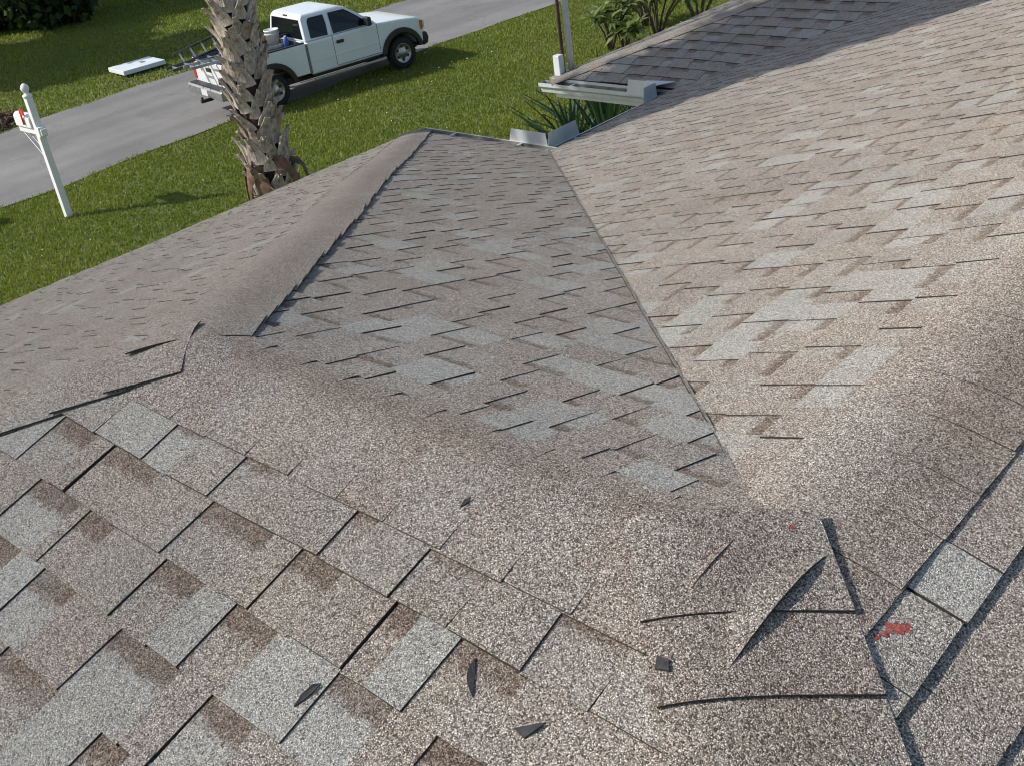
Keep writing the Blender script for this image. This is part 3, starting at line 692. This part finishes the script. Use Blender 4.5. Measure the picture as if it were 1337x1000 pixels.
# ------------------------------------------------------------ palm
palm = tag(empty('palm_tree', (-10.5, 6.0, 0)), 'stout palm with a rough trunk of crossed grey leaf bases in front of the truck', 'palm')
m = MB(); hs = [0, .3, .8, 1.3, 1.8, 2.3, 2.8, 3.4, 4.2, 5.2, 6.3, 7.0]; rad = [.34, .28, .22, .19, .175, .17, .17, .165, .16, .16, .16, .15]
m.tube([(.02*math.sin(h*1.7), .02*math.cos(h*1.3), h) for h in hs], rad, 16); m.build('trunk', M['fibre'], palm, smooth=True)
def boot_mesh(split, L, wd, seed):
    """woody base of a cut leaf: broad clasping foot narrowing upward, tip sometimes split in two"""
    rg = random.Random(seed); m = MB(); rows = [(0, 1.0, 0), (.25, .92, .012), (.5, .66, .035), (.75, .42, .075), (1, .30, .125)]; nn = 5; vs = []
    for (t, ww, out) in rows:
        for i in range(nn):
            f = i/(nn-1)*2-1; x = f*wd*ww*.5
            vs.append((x, -(out*L/.35)-.022*(1-f*f)*(1-t*.4)+rg.uniform(-.003, .003), t*L+rg.uniform(-.006, .006)-(abs(f) < .3 and t == 1 and split)*.05*L/.3))
    k = len(vs); vs += [(x*.96, y+.016+.012*(z/L), z-.004) for x, y, z in vs]; fs = []
    for a in range(len(rows)-1):
        for i in range(nn-1):
            q = [a*nn+i, a*nn+i+1, (a+1)*nn+i+1, (a+1)*nn+i]; fs += [q, [t+k for t in q][::-1]]
    top = [(len(rows)-1)*nn+i for i in range(nn)]
    for i in range(nn-1): fs.append([top[i], top[i+1], k+top[i+1], k+top[i]])
    for a in range(len(rows)-1):
        for i in (0, nn-1): fs.append([a*nn+i, (a+1)*nn+i, k+(a+1)*nn+i, k+a*nn+i])
    return m.add(vs, fs).mesh('leaf_base', M['boot'])
bm_ = [boot_mesh(i % 2, .24+.03*(i % 3), .20+.03*(i % 2), 40+i) for i in range(6)]
rg = random.Random(8); i = 0; z = 1.15
while z < 6.4:
    an = i*2.39996+rg.uniform(-.2, .2); rd = .178+.03*rg.random()+(.04 if z < 2.1 else 0)
    o = bpy.data.objects.new('leaf_base', bm_[rg.randrange(6)]); link(o, palm)
    o.location = (math.cos(an)*rd+.02*math.sin(z*1.7), math.sin(an)*rd+.02*math.cos(z*1.3), z)
    out = rg.uniform(-.08, .16)
    o.rotation_euler = (Matrix.Rotation(an+math.pi/2, 4, 'Z') @ Matrix.Rotation(out, 4, 'X') @ Matrix.Rotation(rg.uniform(-.3, .3), 4, 'Y')).to_euler()
    sc_ = rg.uniform(.8, 1.15); o.scale = (sc_*rg.uniform(.85, 1.1), sc_, sc_*rg.uniform(.8, 1.15))
    z += .018*rg.uniform(.7, 1.3); i += 1
def strip(pts, wd, mat, name, parent, curl=.03):
    m = MB(); vs = []; n = len(pts)
    for i, p in enumerate(pts):
        d = (Vector(pts[min(i+1, n-1)])-Vector(pts[max(i-1, 0)])).normalized(); s_v = d.cross(Vector((p[0], p[1], 0)).normalized() if (p[0] or p[1]) else Vector((0, 0, 1))).normalized()
        ww = wd*(1.25-1.0*i/(n-1))*(1+.25*math.sin(i*2.3+wd*90))
        for f in (-1, 0, 1):
            q = Vector(p)+s_v*ww*f*.5+Vector((p[0], p[1], 0)).normalized()*(curl*(1-abs(f))); vs.append(tuple(q))
    k = len(vs); vs += [(x*.985, y*.985, z-.004) for x, y, z in vs]; fs = []
    for i in range(n-1):
        for j in range(2): q = [i*3+j, i*3+j+1, i*3+j+4, i*3+j+3]; fs += [q, [t+k for t in q][::-1]]
    m.add(vs, fs); return m.build(name, mat, parent, smooth=True, fix=False)
for (an, z0, L, wd, outw) in ((-1.9, 1.95, .62, .13, .16), (-1.35, 1.85, .42, .14, .12), (-.7, 1.8, .75, .16, .10), (-2.5, 1.9, .8, .12, .18), (-2.9, 1.8, .5, .10, .22), (-.2, 1.95, .7, .14, .14), (.3, 1.9, .8, .12, .15), (-1.6, 1.5, .7, .16, .10), (-2.15, 1.45, .6, .14, .12), (-1.0, 1.4, .6, .16, .1)):
    pts = []
    for j in range(6):
        t = j/5; rr = .25+outw*math.sin(t*2.0)*(.6+.8*abs(math.sin(an*5))); aa = an+.35*math.sin(t*2.5+an*3); pts.append((math.cos(aa)*rr, math.sin(aa)*rr, z0+.06*math.sin(t*3)-L*t*t))
    strip(pts, wd, M['dry'], 'dead_leaf_sheath', palm, .012)
for i in range(22):                      # fan fronds, above the top edge of the picture
    an = i*2.4; el = .2+.9*(i/22); L = 1.5+rg.random()*.4; c0 = Vector((math.cos(an)*.15, math.sin(an)*.15, 6.7+.03*i)); dr = Vector((math.cos(an)*math.cos(el), math.sin(an)*math.cos(el), math.sin(el)))
    m = MB(); hub = c0+dr*L*.55; m.tube([c0, c0+dr*L*.3, hub], [.03, .02, .014], 5); sv = dr.cross(Vector((0, 0, 1))).normalized(); uv = sv.cross(dr)
    for j in range(18):
        f = (j/17-.5)*3.6; dd = (dr*math.cos(f)+sv*math.sin(f)).normalized(); tip = hub+dd*.85-Vector((0, 0, .22+.2*abs(f)/1.8)); pr = dd.cross(uv).normalized()*.022; mid = hub+dd*.45
        m.add([tuple(hub), tuple(mid-pr), tuple(tip), tuple(mid+pr)], [(0, 1, 2, 3)])
    m.build('frond', M['frond'], palm, fix=False)

# ------------------------------------------------------------ mailbox
mb = tag(empty('mailbox', (-17.24, 6.23, 0), 0), 'white mailbox with raised red flag on a tall white post on the lawn', 'mailbox')
MB().box(-.055, .055, -.055, .055, 0, 2.02).build('post', M['white'], mb, bevel=.006)
m = MB().lathe([(.06, 2.02), (.075, 2.03), (.075, 2.06), (.045, 2.075), (.035, 2.10), (.06, 2.13), (.068, 2.17), (.055, 2.21), (.02, 2.24), (0, 2.245)], 16); m.build('finial', M['white'], mb, smooth=True)
MB().box(-.62, .17, -.048, .048, 1.42, 1.52).build('arm', M['white'], mb, bevel=.006)
m = MB(); prof = [(-.085, 1.53), (-.085, 1.66)]+[(.085*math.cos(math.pi-math.pi*i/10), 1.66+.085*math.sin(math.pi*i/10)) for i in range(1, 10)]+[(.085, 1.66), (.085, 1.53)]
bx_ = m.prism(prof, -.60, -.07, 'x').build('box', M['white'], mb, bevel=.006)
MB().prism([(a*.94, 1.535+(b-1.53)*.97) for a, b in prof], -.612, -.602, 'x').build('door', M['white'], bx_)
MB().box(-.26, -.235, -.115, -.092, 1.58, 1.80).box(-.26, -.12, -.112, -.096, 1.74, 1.83).build('flag', M['flag'], mb)
for yy in (-.03, .04): MB().tube([(-.05, yy, 1.05), (-.5, yy, 1.40)], .012, 6).build('brace', M['alu'], mb)
MB().box(.055, .13, -.07, .07, 1.39, 1.55).build('arm_cap', M['white'], mb, bevel=.01)

# ------------------------------------------------------------ slab and yard waste across the road
sl_ = empty('white_slab', (-26.05, 12.85, 0), R(-6)); tag(sl_, 'flat white rectangular slab lying on the grass across the road', 'slab')
MB().box(-.47, .47, -.57, .57, .06, .17).build('slab', M['slab'], sl_, bevel=.012); MB().box(-.40, .40, -.50, .50, -.01, .06).build('base', M['seam'], sl_)
MB().box(-.08, .08, .1, .2, .171, .19).build('lift_handle', M['alu'], sl_)
rs = np.random.RandomState(9); n = 700; th = rs.uniform(0, 6.28, n); rr = np.sqrt(rs.rand(n))*.75; hz = rs.rand(n)*.42*(1-rr/.8)
P = np.stack([np.cos(th)*rr, np.sin(th)*rr*1.2, hz+.02], 1); a = rs.randn(n, 3)*[1, 1, .45]; a /= np.linalg.norm(a, axis=1)[:, None]; b = np.cross(a, rs.randn(n, 3)); b /= np.linalg.norm(b, axis=1)[:, None]
L = rs.uniform(.12, .42, n)[:, None]; V = np.stack([P-a*L, P+b*.018, P+a*L, P-b*.018], 1)
yw = tag(empty('yard_waste', (-25.15, 8.35, 0)), 'heap of brown dry palm cuttings on the far road edge behind the mailbox', 'heap')
link(bpy.data.objects.new('dry_cuttings', quads_mesh('dry_cuttings', V, 4, M['drypile'])), yw)

# ------------------------------------------------------------ mast pipes standing on the far roof corner
zr = EZ+.02
MB().tube([(-6.842, 7.43, zr), (-6.842, 7.43, 4.0), (-6.842, 7.43, 5.9)], .031, 14).build('mast_pipe', M['pole_white'], house, smooth=True)
MB().tube([(-6.885, 7.36, zr), (-6.882, 7.36, 4.0), (-6.885, 7.36, 5.7)], .018, 10).build('conduit', M['pole_brown'], house, smooth=True)
MB().box(-6.945, -6.865, 7.275, 7.355, zr-.02, 3.055).build('vent_pipe', M['pole_white'], house, bevel=.006)

# ------------------------------------------------------------ yuccas and flowering shrubs
def yucca(loc, n, L, label, seed, tilt=.0):
    t = tag(empty('yucca', loc), label, 'yucca', 'spiky yuccas by the house'); rg = random.Random(seed)
    MB().tube([(0, 0, 0), (.02, 0, .15), (.0, .02, .32)], [.07, .06, .05], 8).build('stem', M['bark'], t, smooth=True)
    mesh_l = []
    for q in range(4):
        m = MB(); vs = []; ln = L*(.8+.13*q)
        for j in range(6):
            f = j/5; ww = .046*(1-f)**.6*(.6+.6*min(1, f*4)); sag = -.10*f*f*q
            vs += [(-ww, f*ln, .012+sag), (0, f*ln, sag), (ww, f*ln, .012+sag)]
        k_ = len(vs); fs = [(j*3+i, j*3+i+1, j*3+i+4, j*3+i+3) for j in range(5) for i in range(2)]
        me = m.add(vs, fs).mesh('leaf', M['yucca'], fix=False); at = me.attributes.new('tint', 'FLOAT', 'FACE'); at.data.foreach_set('value', [rg.random()]*len(me.polygons)); mesh_l.append(me)
    for i in range(n):
        o = bpy.data.objects.new('leaf', mesh_l[i % 4]); link(o, t); an = i*2.4; el = .45+1.05*(i/n)
        o.location = (0, 0, .28+.10*i/n); o.rotation_euler = (Matrix.Rotation(an, 4, 'Z') @ Matrix.Rotation(el, 4, 'X') @ Matrix.Rotation(rg.uniform(-.3, .3), 4, 'Y')).to_euler()
yucca((-9.25, 10.8, .15), 72, 1.30, 'tallest spiky yucca seen under the far gutter', 1)
yucca((-9.65, 10.5, .1), 56, 1.05, 'smaller dark yucca left of the tallest one', 2)
yucca((-8.8, 11.1, .1), 52, 1.05, 'yucca half hidden at the right end of the far gutter', 3)
def plumeria(loc, hgt, nb, label, seed, flowers):
    t = tag(empty('flowering_shrub', loc), label, 'shrub', 'flowering shrubs beyond the far roof'); rg = random.Random(seed); m = MB(); tips = []
    for i in range(nb):
        an = i*2.4+rg.random(); sp_ = rg.uniform(.15, .55)*hgt; tp = Vector((math.cos(an)*sp_, math.sin(an)*sp_, hgt*rg.uniform(.7, 1.05)))
        m.tube([(math.cos(an)*.04, math.sin(an)*.04, 0), (tp.x*.4, tp.y*.4, tp.z*.5), tp], [.026, .02, .016], 6); tips.append(tp)
    m.build('stem', M['bark'], t, smooth=True)
    for ti, tp in enumerate(tips):
        vs = []; fs = []; tn = []
        for j in range(20):
            an = j*2.4+ti; el = rg.uniform(-.5, .9); ln = rg.uniform(.24, .42); d = Vector((math.cos(an)*math.cos(el), math.sin(an)*math.cos(el), math.sin(el))); s2 = d.cross(Vector((0, 0, 1))).normalized()*ln*.17; o_ = len(vs)
            vs += [tuple(tp), tuple(tp+d*ln*.5+s2+Vector((0, 0, .015))), tuple(tp+d*ln*.5-s2+Vector((0, 0, .015))), tuple(tp+d*ln-Vector((0, 0, .05))), tuple(tp+d*ln*.5)]
            fs += [(o_, o_+1, o_+4), (o_, o_+4, o_+2), (o_+1, o_+3, o_+4), (o_+4, o_+3, o_+2)]; tn += [rg.random()]*4
        me = MB().add(vs, fs).mesh('leaf_cluster', M['leaf_light'], fix=False); at = me.attributes.new('tint', 'FLOAT', 'FACE'); at.data.foreach_set('value', tn); link(bpy.data.objects.new('leaf_cluster', me), t)
        if ti < flowers:
            fm = MB(); vs = []
            for q in range(3):
                c0 = tp+Vector((rg.uniform(-.05, .05), rg.uniform(-.05, .05), .07+rg.uniform(0, .05)))
                for j in range(5):
                    an = j*1.2566; d = Vector((math.cos(an), math.sin(an), .35)); s2 = Vector((-math.sin(an), math.cos(an), 0))*.022
                    fm.add([tuple(c0), tuple(c0+d*.055+s2), tuple(c0+d*.09), tuple(c0+d*.055-s2)], [(0, 1, 2, 3)])
            fm.build('flower', M['petal'], t, fix=False)
plumeria((-14.5, 17.5, 0), .95, 9, 'leafy flowering shrub nearest to the white pole', 1, 1)
plumeria((-14.0, 18.5, 0), 1.15, 10, 'flowering shrub with pale blooms in the middle of the bed', 2, 4)
plumeria((-13.4, 19.2, 0), 1.05, 9, 'flowering shrub with creamy blooms at the right of the bed', 3, 5)
plumeria((-13.9, 17.2, 0), .6, 7, 'low leafy shrub just beyond the far roof edge', 4, 0)
plumeria((-15.0, 19.4, 0), .9, 8, 'flowering shrub at the back of the bed near the top edge', 5, 2)

# ------------------------------------------------------------ pickup truck (local: x forward, y left, z up; origin under the rear axle)
KS = .87; TA = math.atan2(3.12, .53); tloc = (-18.98-.986*.80*KS, 11.94+.167*.80*KS, .004)
tr = tag(empty('pickup_truck', tloc, TA), 'white extended cab pickup truck parked half on the grass by the road', 'truck'); tr.scale = (KS,)*3
def arc(cx_, cz_, r, z0, n=14, rev=False):
    a0 = math.asin((z0-cz_)/r); pts = [(cx_-r*math.cos(t), cz_+r*math.sin(t)) for t in [a0+(math.pi-2*a0)*i/n for i in range(n+1)]]; return pts
WR, FA = .385, 3.64
# cab floor, doors, fenders and hood in one pressed shell
poly = [(1.03, .50)]+arc(FA, .40, .50, .50)+[(4.30, .50), (4.36, .70), (4.36, 1.02), (4.30, 1.10), (4.18, 1.155), (3.7, 1.215), (3.02, 1.27), (1.03, 1.27)]
body = MB().prism(poly, -.955, .955, 'y').build('body', M['truck'], tr, bevel=.055, seg=3)
# greenhouse
lv_ = [(1.27, 1.035, 3.05, .925), (1.55, 1.06, 2.68, .86), (1.80, 1.09, 2.34, .775), (1.865, 1.16, 2.18, .72), (1.90, 1.34, 1.98, .58)]
m = MB(); vs = []
for z, xa, xb, hw in lv_: vs += [(xa, -hw, z), (xb, -hw*.97, z), (xb, hw*.97, z), (xa, hw, z)]
fs = [(0, 1, 2, 3)[::-1], (16, 17, 18, 19)]
for a in range(4):
    for i in range(4): j = (i+1) % 4; fs.append((a*4+i, a*4+j, a*4+4+j, a*4+4+i))
m.add(vs, fs).build('cab', M['truck'], tr, bevel=.03, seg=3, ang=20)
def cabpt(x, z, side):                        # point on the cab side
    for a in range(2):
        z0, _, _, h0 = lv_[a]; z1, _, _, h1 = lv_[a+1]
        if z <= z1 or a == 1: return (x, side*(h0+(h1-h0)*(z-z0)/(z1-z0)), z)
def pane(pts, name, off, side, mat='glass', parent=tr, bev=.0):
    m = MB(); P = [cabpt(x, z, side) for x, z in pts]; n = len(P)
    P = [(x, y+side*off, z) for x, y, z in P]; Q = [(x, y-side*.03, z) for x, y, z in P]
    m.add(P+Q, [list(range(n)), list(range(n, 2*n))[::-1]]+[[i, (i+1) % n, n+(i+1) % n, n+i] for i in range(n)]); return m.build(name, M[mat], parent)
for sd_ in (-1, 1):
    pane([(1.20, 1.33), (1.66, 1.31), (1.69, 1.55), (1.69, 1.77), (1.30, 1.775), (1.24, 1.72), (1.215, 1.55)], 'rear_side_window', .012, sd_)
    w_ = pane([(1.82, 1.305), (2.82, 1.30), (2.62, 1.50), (2.40, 1.68), (2.27, 1.765), (1.84, 1.775), (1.82, 1.55)], 'door_window', .012, sd_)
# rear window and windscreen
def cross_pane(z0, z1, xs, hws, nm, off):
    m = MB(); rows = []
    for z, x, hw in ((z0, xs[0], hws[0]), (z1, xs[1], hws[1])): rows += [(x+off, -hw, z), (x+off, hw, z)]
    P = [rows[0], rows[1], rows[3], rows[2]]; Q = [(x-off*2.5, y, z) for x, y, z in P]
    m.add(P+Q, [(0, 1, 2, 3), (7, 6, 5, 4), (0, 4, 5, 1), (1, 5, 6, 2), (2, 6, 7, 3), (3, 7, 4, 0)]); return m.build(nm, M['glass'], tr)
cross_pane(1.33, 1.76, (1.04, 1.085), (.80, .68), 'rear_window', -.014)
cross_pane(1.30, 1.79, (3.01, 2.355), (.82, .70), 'windscreen', .016)
MB().box(1.095, 1.125, -.10, .10, 1.80, 1.835).build('brake_light', M['seam'], tr)
for sd_ in (-1, 1):                          # door shut lines, handle, mirror, lamps
    y = sd_*.957
    for x0, x1, z0, z1 in ((1.74, 1.752, .58, 1.27), (3.0, 3.012, .60, 1.25), (1.74, 3.01, .555, .567), (1.03, 1.045, .55, 1.24)):
        MB().box(x0, x1, min(y, y-sd_*.01)-.0, max(y, y-sd_*.01), z0, z1).build('door_gap', M['seam'], tr)
    MB().box(1.83, 2.03, min(y, y+sd_*.03), max(y, y+sd_*.03), 1.06, 1.135).build('door_handle', M['black_plastic'], tr, bevel=.012)
    MB().prism([(1.05, .80), (4.1-.95, .80), (3.14, .825), (1.05, .825)], y-sd_*.004, y+sd_*.006, 'y').build('crease', M['truck'], tr)
    a, b = sorted((sd_*.93, sd_*1.17)); MB().box(2.66, 2.78, a, b, 1.29, 1.50).build('mirror', M['black_plastic'], tr, bevel=.03)
    a, b = sorted((sd_*.955, sd_*1.02)); MB().box(1.05, 3.10, a, b, .37, .43).build('running_board', M['chrome'], tr, bevel=.012)
    for cx_, r1, z0 in ((FA, .50, .46), (0, .52, .46)):       # wheel arch flares
        o_ = arc(cx_, .40, r1+.115, z0); i_ = arc(cx_, .40, r1-.012, z0)
        a, b = sorted((sd_*.90, sd_*1.005)); MB().prism(o_+i_[::-1], a, b, 'y').build('wheel_arch', M['black_plastic'], tr, bevel=.015)
    for ax in (0, FA):
        wb = empty('wheel'); wb.parent = tr; wb.location = (ax, sd_*.83, WR)
        MB().lathe([(.24, -.12), (.33, -.125), (.372, -.105), (.385, -.06), (.385, .06), (.372, .105), (.33, .125), (.24, .12)], 32, axis='y').build('tyre', M['rubber'], wb, smooth=True)
        tm = MB()
        for q in range(30):
            t = 2*math.pi*q/30; c, s2 = math.cos(t), math.sin(t)
            tm.add([(c*.383-s2*.014, yy, s2*.383+c*.014) for yy in (-.10, .10)]+[(c*.383+s2*.014, yy, s2*.383-c*.014) for yy in (-.10, .10)]+[(c*.394-s2*.012, yy, s2*.394+c*.012) for yy in (-.10, .10)]+[(c*.394+s2*.012, yy, s2*.394-c*.012) for yy in (-.10, .10)], [(4, 5, 7, 6), (0, 1, 5, 4), (2, 6, 7, 3), (0, 4, 6, 2), (1, 3, 7, 5)])
        tm.build('tread', M['rubber'], wb)
        MB().lathe([(.245, sd_*.11), (.232, sd_*.118), (.215, sd_*.095), (.17, sd_*.07), (.10, sd_*.085), (.07, sd_*.105), (.045, sd_*.11), (.0, sd_*.112)], 24, axis='y').build('rim', M['chrome'], wb, smooth=True)
        for q in range(6):
            t = 2*math.pi*(q+.5)/6; MB().lathe([(.036, sd_*.088), (.034, sd_*.094), (0, sd_*.0945)], 10, axis='y', org=(.165*math.cos(t), -.0, .165*math.sin(t))).build('rim_hole', M['seam'], wb)
# pick-up bed
sidep = [(-1.10, .55)]+arc(0, .40, .52, .55)+[(1.00, .55), (1.00, 1.265), (-1.10, 1.265)]
for sd_ in (-1, 1):
    a, b = sorted((sd_*.955, sd_*.86)); MB().prism(sidep, a, b, 'y').build('bed_side', M['truck'], tr, bevel=.03, seg=2)
    a, b = sorted((sd_*.95, sd_*.845)); MB().box(-1.08, .99, a, b, 1.263, 1.292).build('bed_rail', M['black_plastic'], tr, bevel=.008)
    a, b = sorted((sd_*.80, sd_*.95)); MB().box(-1.13, -1.095, a, b, .78, 1.22).build('tail_light', M['redlens'], tr, bevel=.01)
    a, b = sorted((sd_*.70, sd_*.958)); MB().box(4.32, 4.38, a, b, .86, 1.05).build('headlight', M['plate'], tr, bevel=.015)
    a, b = sorted((sd_*.945, sd_*.965)); MB().box(4.24, 4.325, a, b, .84, 1.06).build('side_marker', M['amber'], tr)
MB().box(-1.04, 1.0, -.858, .858, .70, .74).build('bed_floor', M['liner'], tr); MB().box(.965, .999, -.857, .857, .745, 1.262).build('bed_front', M['liner'], tr)
tg = MB().box(-1.125, -1.06, -.795, .795, .62, 1.255).build('tailgate', M['truck'], tr, bevel=.02)
MB().box(-1.132, -1.122, -.16, .16, 1.02, 1.12).build('tailgate_handle', M['black_plastic'], tg, bevel=.006)
MB().box(-1.128, -1.122, -.7, .7, .70, .712).build('tailgate_crease', M['seam'], tg)
rb = MB().prism([(-1.36, .50), (-1.36, .70), (-1.30, .74), (-1.10, .74), (-1.10, .48)], -.96, .96, 'y').build('rear_bumper', M['chrome'], tr, bevel=.03)
MB().box(-1.368, -1.358, -.17, .17, .53, .68).build('licence_plate', M['plate'], rb); MB().box(-1.33, -1.14, -.85, .85, .741, .752).build('step_pad', M['black_plastic'], rb)
MB().box(-1.5, -1.2, -.04, .04, .38, .45).lathe([(0, .52), (.03, .51), (.035, .48), (.015, .45)], 12, org=(-1.46, 0, 0)).build('tow_hitch', M['black_plastic'], tr)
MB().prism([(4.26, .42), (4.42, .46), (4.46, .60), (4.42, .74), (4.28, .78)], -.975, .975, 'y').build('front_bumper', M['black_plastic'], tr, bevel=.04)
MB().box(4.35, 4.385, -.66, .66, .80, 1.04).build('grille', M['black_plastic'], tr, bevel=.01)
MB().box(-1.0, 4.3, -.55, .55, .34, .50).build('chassis', M['black_plastic'], tr)
MB().box(1.1, 4.2, -.86, .86, .44, .498).build('floor_pan', M['black_plastic'], tr)
for ax in (0, FA): MB().tube([(ax, -.75, .39), (ax, .75, .39)], .05, 8).build('axle', M['black_plastic'], tr)
def ladder(name, label, p0, d, side, L, wd, nr_, mat, mat2, rail=.032):
    """p0 start (truck coordinates), d direction, side = rung direction"""
    t = tag(empty(name), label, 'ladder', 'ladders carried in the truck bed'); t.matrix_world = tr_mw @ Matrix.Translation(p0); d = Vector(d).normalized(); sd2 = Vector(side).normalized(); nn_ = d.cross(sd2)
    def bar(a, b, hw, ht, nm, mt):
        a, b = Vector(a), Vector(b); ax = (b-a).normalized(); q = nn_; r2 = ax.cross(q).normalized(); vs = [tuple(p+r2*sx*hw+q*sz*ht) for p in (a, b) for sx, sz in ((-1, -1), (1, -1), (1, 1), (-1, 1))]
        MB().add(vs, [(0, 1, 2, 3), (7, 6, 5, 4)]+[(i, (i+1) % 4, 4+(i+1) % 4, 4+i) for i in range(4)]).build(nm, M[mt], t)
    for k_ in (-.5, .5): bar(sd2*wd*k_, sd2*wd*k_+d*L, .013, rail, 'rail', mat)
    for i in range(nr_): q = d*(L*(i+.5)/nr_); bar(sd2*wd*-.5+q, sd2*wd*.5+q, .016, .016, 'rung', mat2)
tr_mw = Matrix.Translation(tloc) @ Matrix.Rotation(TA, 4, 'Z') @ Matrix.Diagonal((KS, KS, KS, 1))
ladder('ladder', 'grey aluminium ladder resting on the tailgate and sticking out behind the truck', (-1.95, .25, 1.26), (1, 0, .035), (0, 1, 0), 3.0, .40, 10, 'alu_dark', 'alu')
ladder('ladder', 'second grey ladder lying higher beside the other one in the truck bed', (-1.75, -.35, 1.32), (1, .06, -.03), (-.06, 1, 0), 2.6, .38, 9, 'alu', 'alu')
ladder('ladder', 'dark folded ladder tilted up at the far side of the truck bed', (-1.6, .62, 1.36), (1, -.02, .16), (0, .75, .66), 2.1, .34, 7, 'alu_dark', 'alu')
o = empty('bucket'); o.matrix_world = tr_mw @ Matrix.Translation((.66, .0, 1.16)); tag(o, 'white plastic bucket standing in the truck bed behind the rear window', 'bucket')
MB().lathe([(0, 0), (.145, 0), (.17, .40), (.182, .40), (.182, .43), (.165, .43), (.14, .03), (0, .03)], 24).build('body', M['white'], o, smooth=True); MB().lathe([(.176, .33), (.186, .335), (.186, .35), (.176, .355)], 24).build('rim_band', M['white'], o)
o = empty('water_cooler'); o.matrix_world = tr_mw @ Matrix.Translation((.50, .34, 1.16)); tag(o, 'orange jug in the truck bed left of the white bucket', 'jug')
MB().lathe([(0, 0), (.12, 0), (.13, .05), (.13, .24), (.11, .27), (0, .28)], 20).build('body', M['orange'], o, smooth=True); MB().lathe([(.05, .275), (.05, .31), (0, .315)], 12).build('lid', M['orange'], o)
o = empty('blue_bottle'); o.matrix_world = tr_mw @ Matrix.Translation((.76, -.47, 1.16)); tag(o, 'blue container in the truck bed right of the white bucket', 'container')
MB().lathe([(0, 0), (.06, 0), (.065, .20), (.04, .25), (.025, .27), (0, .275)], 16).build('body', M['blue'], o, smooth=True); MB().lathe([(.028, .27), (.028, .295), (0, .30)], 10).build('lid', M['white'], o)
o = empty('tool_crate'); o.matrix_world = tr_mw @ Matrix.Translation((.5, 0, .745)); tag(o, 'dark crate in the truck bed carrying the bucket and jug', 'crate')
MB().box(-.40, .42, -.75, .75, 0, .41).build('body', M['black_plastic'], o, bevel=.01); MB().box(-.41, .43, -.76, .76, .39, .414).build('lid', M['black_plastic'], o)

# ------------------------------------------------------------ loose bits and paint marks on the near slopes
bpy.context.view_layer.update(); dg = bpy.context.evaluated_depsgraph_get()
def top(x, y):
    ok, loc, *_ = sc.ray_cast(dg, (x, y, RZ+.4), (0, 0, -1)); return loc.z if ok else RZ
def splat(x0, y0, r, n, seed, sx=1, sy=1, rot=0):
    rg = random.Random(seed); m = MB(); vs = [(x0, y0, top(x0, y0)+.0012)]
    for ring in (.5, 1):
        for i in range(n):
            an = 2*math.pi*i/n; rr = r*ring*(rg.uniform(.4, 1.2) if ring == 1 else 1); a, b = rr*math.cos(an)*sx, rr*math.sin(an)*sy
            x, y = x0+a*math.cos(rot)-b*math.sin(rot), y0+a*math.sin(rot)+b*math.cos(rot); vs.append((x, y, top(x, y)+.0012))
    m.add(vs, [(0, i+1, (i+1) % n+1) for i in range(n)]+[(1+i, 1+n+i, 1+n+(i+1) % n, 1+(i+1) % n) for i in range(n)]); m.build('paint_mark', M['red'], house)
splat(.222, -.018, .017, 26, 3, 1.5, .8, .75); splat(.210, -.050, .012, 18, 5, 1.6, .5, 1.2); splat(.012, .03, .006, 14, 6)
M['flakem'] = simple('flake_asphalt', (.035, .036, .038), .85, .4, 90, bump=.5)
def flake(label, u, v, pts, curl, name='shingle_flake', cat='fragment', rot=0):
    o = empty(name, (u, v, top(u, v))); tag(o, label, cat); m = MB(); n = len(pts); vs = []
    for (a, b, z) in pts:
        x, y = a*math.cos(rot)-b*math.sin(rot), a*math.sin(rot)+b*math.cos(rot); vs.append((x, y, top(u+x, v+y)-o.location.z+.0035+z*curl))
    lo = [(x, y, z-.003) for x, y, z in vs]
    m.add(vs+lo, [list(range(n)), list(range(n, 2*n))[::-1]]+[[i, (i+1) % n, n+(i+1) % n, n+i] for i in range(n)]); m.build('flake', M['flakem'], o)
cres = [(-.034+.068*i/10, .011*math.sin(math.pi*i/10), .5*math.sin(math.pi*i/10)) for i in range(11)]+[(.034-.068*i/10, -.001*math.sin(math.pi*i/10), 0) for i in range(1, 10)]
flake('black curved sliver of shingle on the near slope right of its middle', -.26, -.462, cres, .010, rot=R(128))
flake('small black triangular chip near the bottom edge of the roof', -.125, -.489, [(-.020, -.004, 0), (.002, -.014, .0), (.026, .014, .6), (.002, .006, .2)], .008, rot=.25)
flake('black chip lying just left of the torn cap', -.0, -.318, [(-.014, .006, 0), (-.004, -.013, .0), (.016, -.006, .5), (.004, .010, .2)], .004)
flake('dark dry leaf on a pale shingle tab at the lower left', -.496, -.621, [(-.026, 0, 0), (-.008, .006, .5), (.014, .005, .8), (.026, .0, .3), (.010, -.003, .2), (-.012, -.002, 0)], .010, 'dry_leaf', 'leaf', rot=R(75))
flake('tiny dark twig lying on the ridge of the roof', -.502, -.215, [(-.012, -.001, 0), (.0, .004, .5), (.013, .003, .4), (.004, -.003, 0)], .008, 'twig', 'twig', rot=R(70))
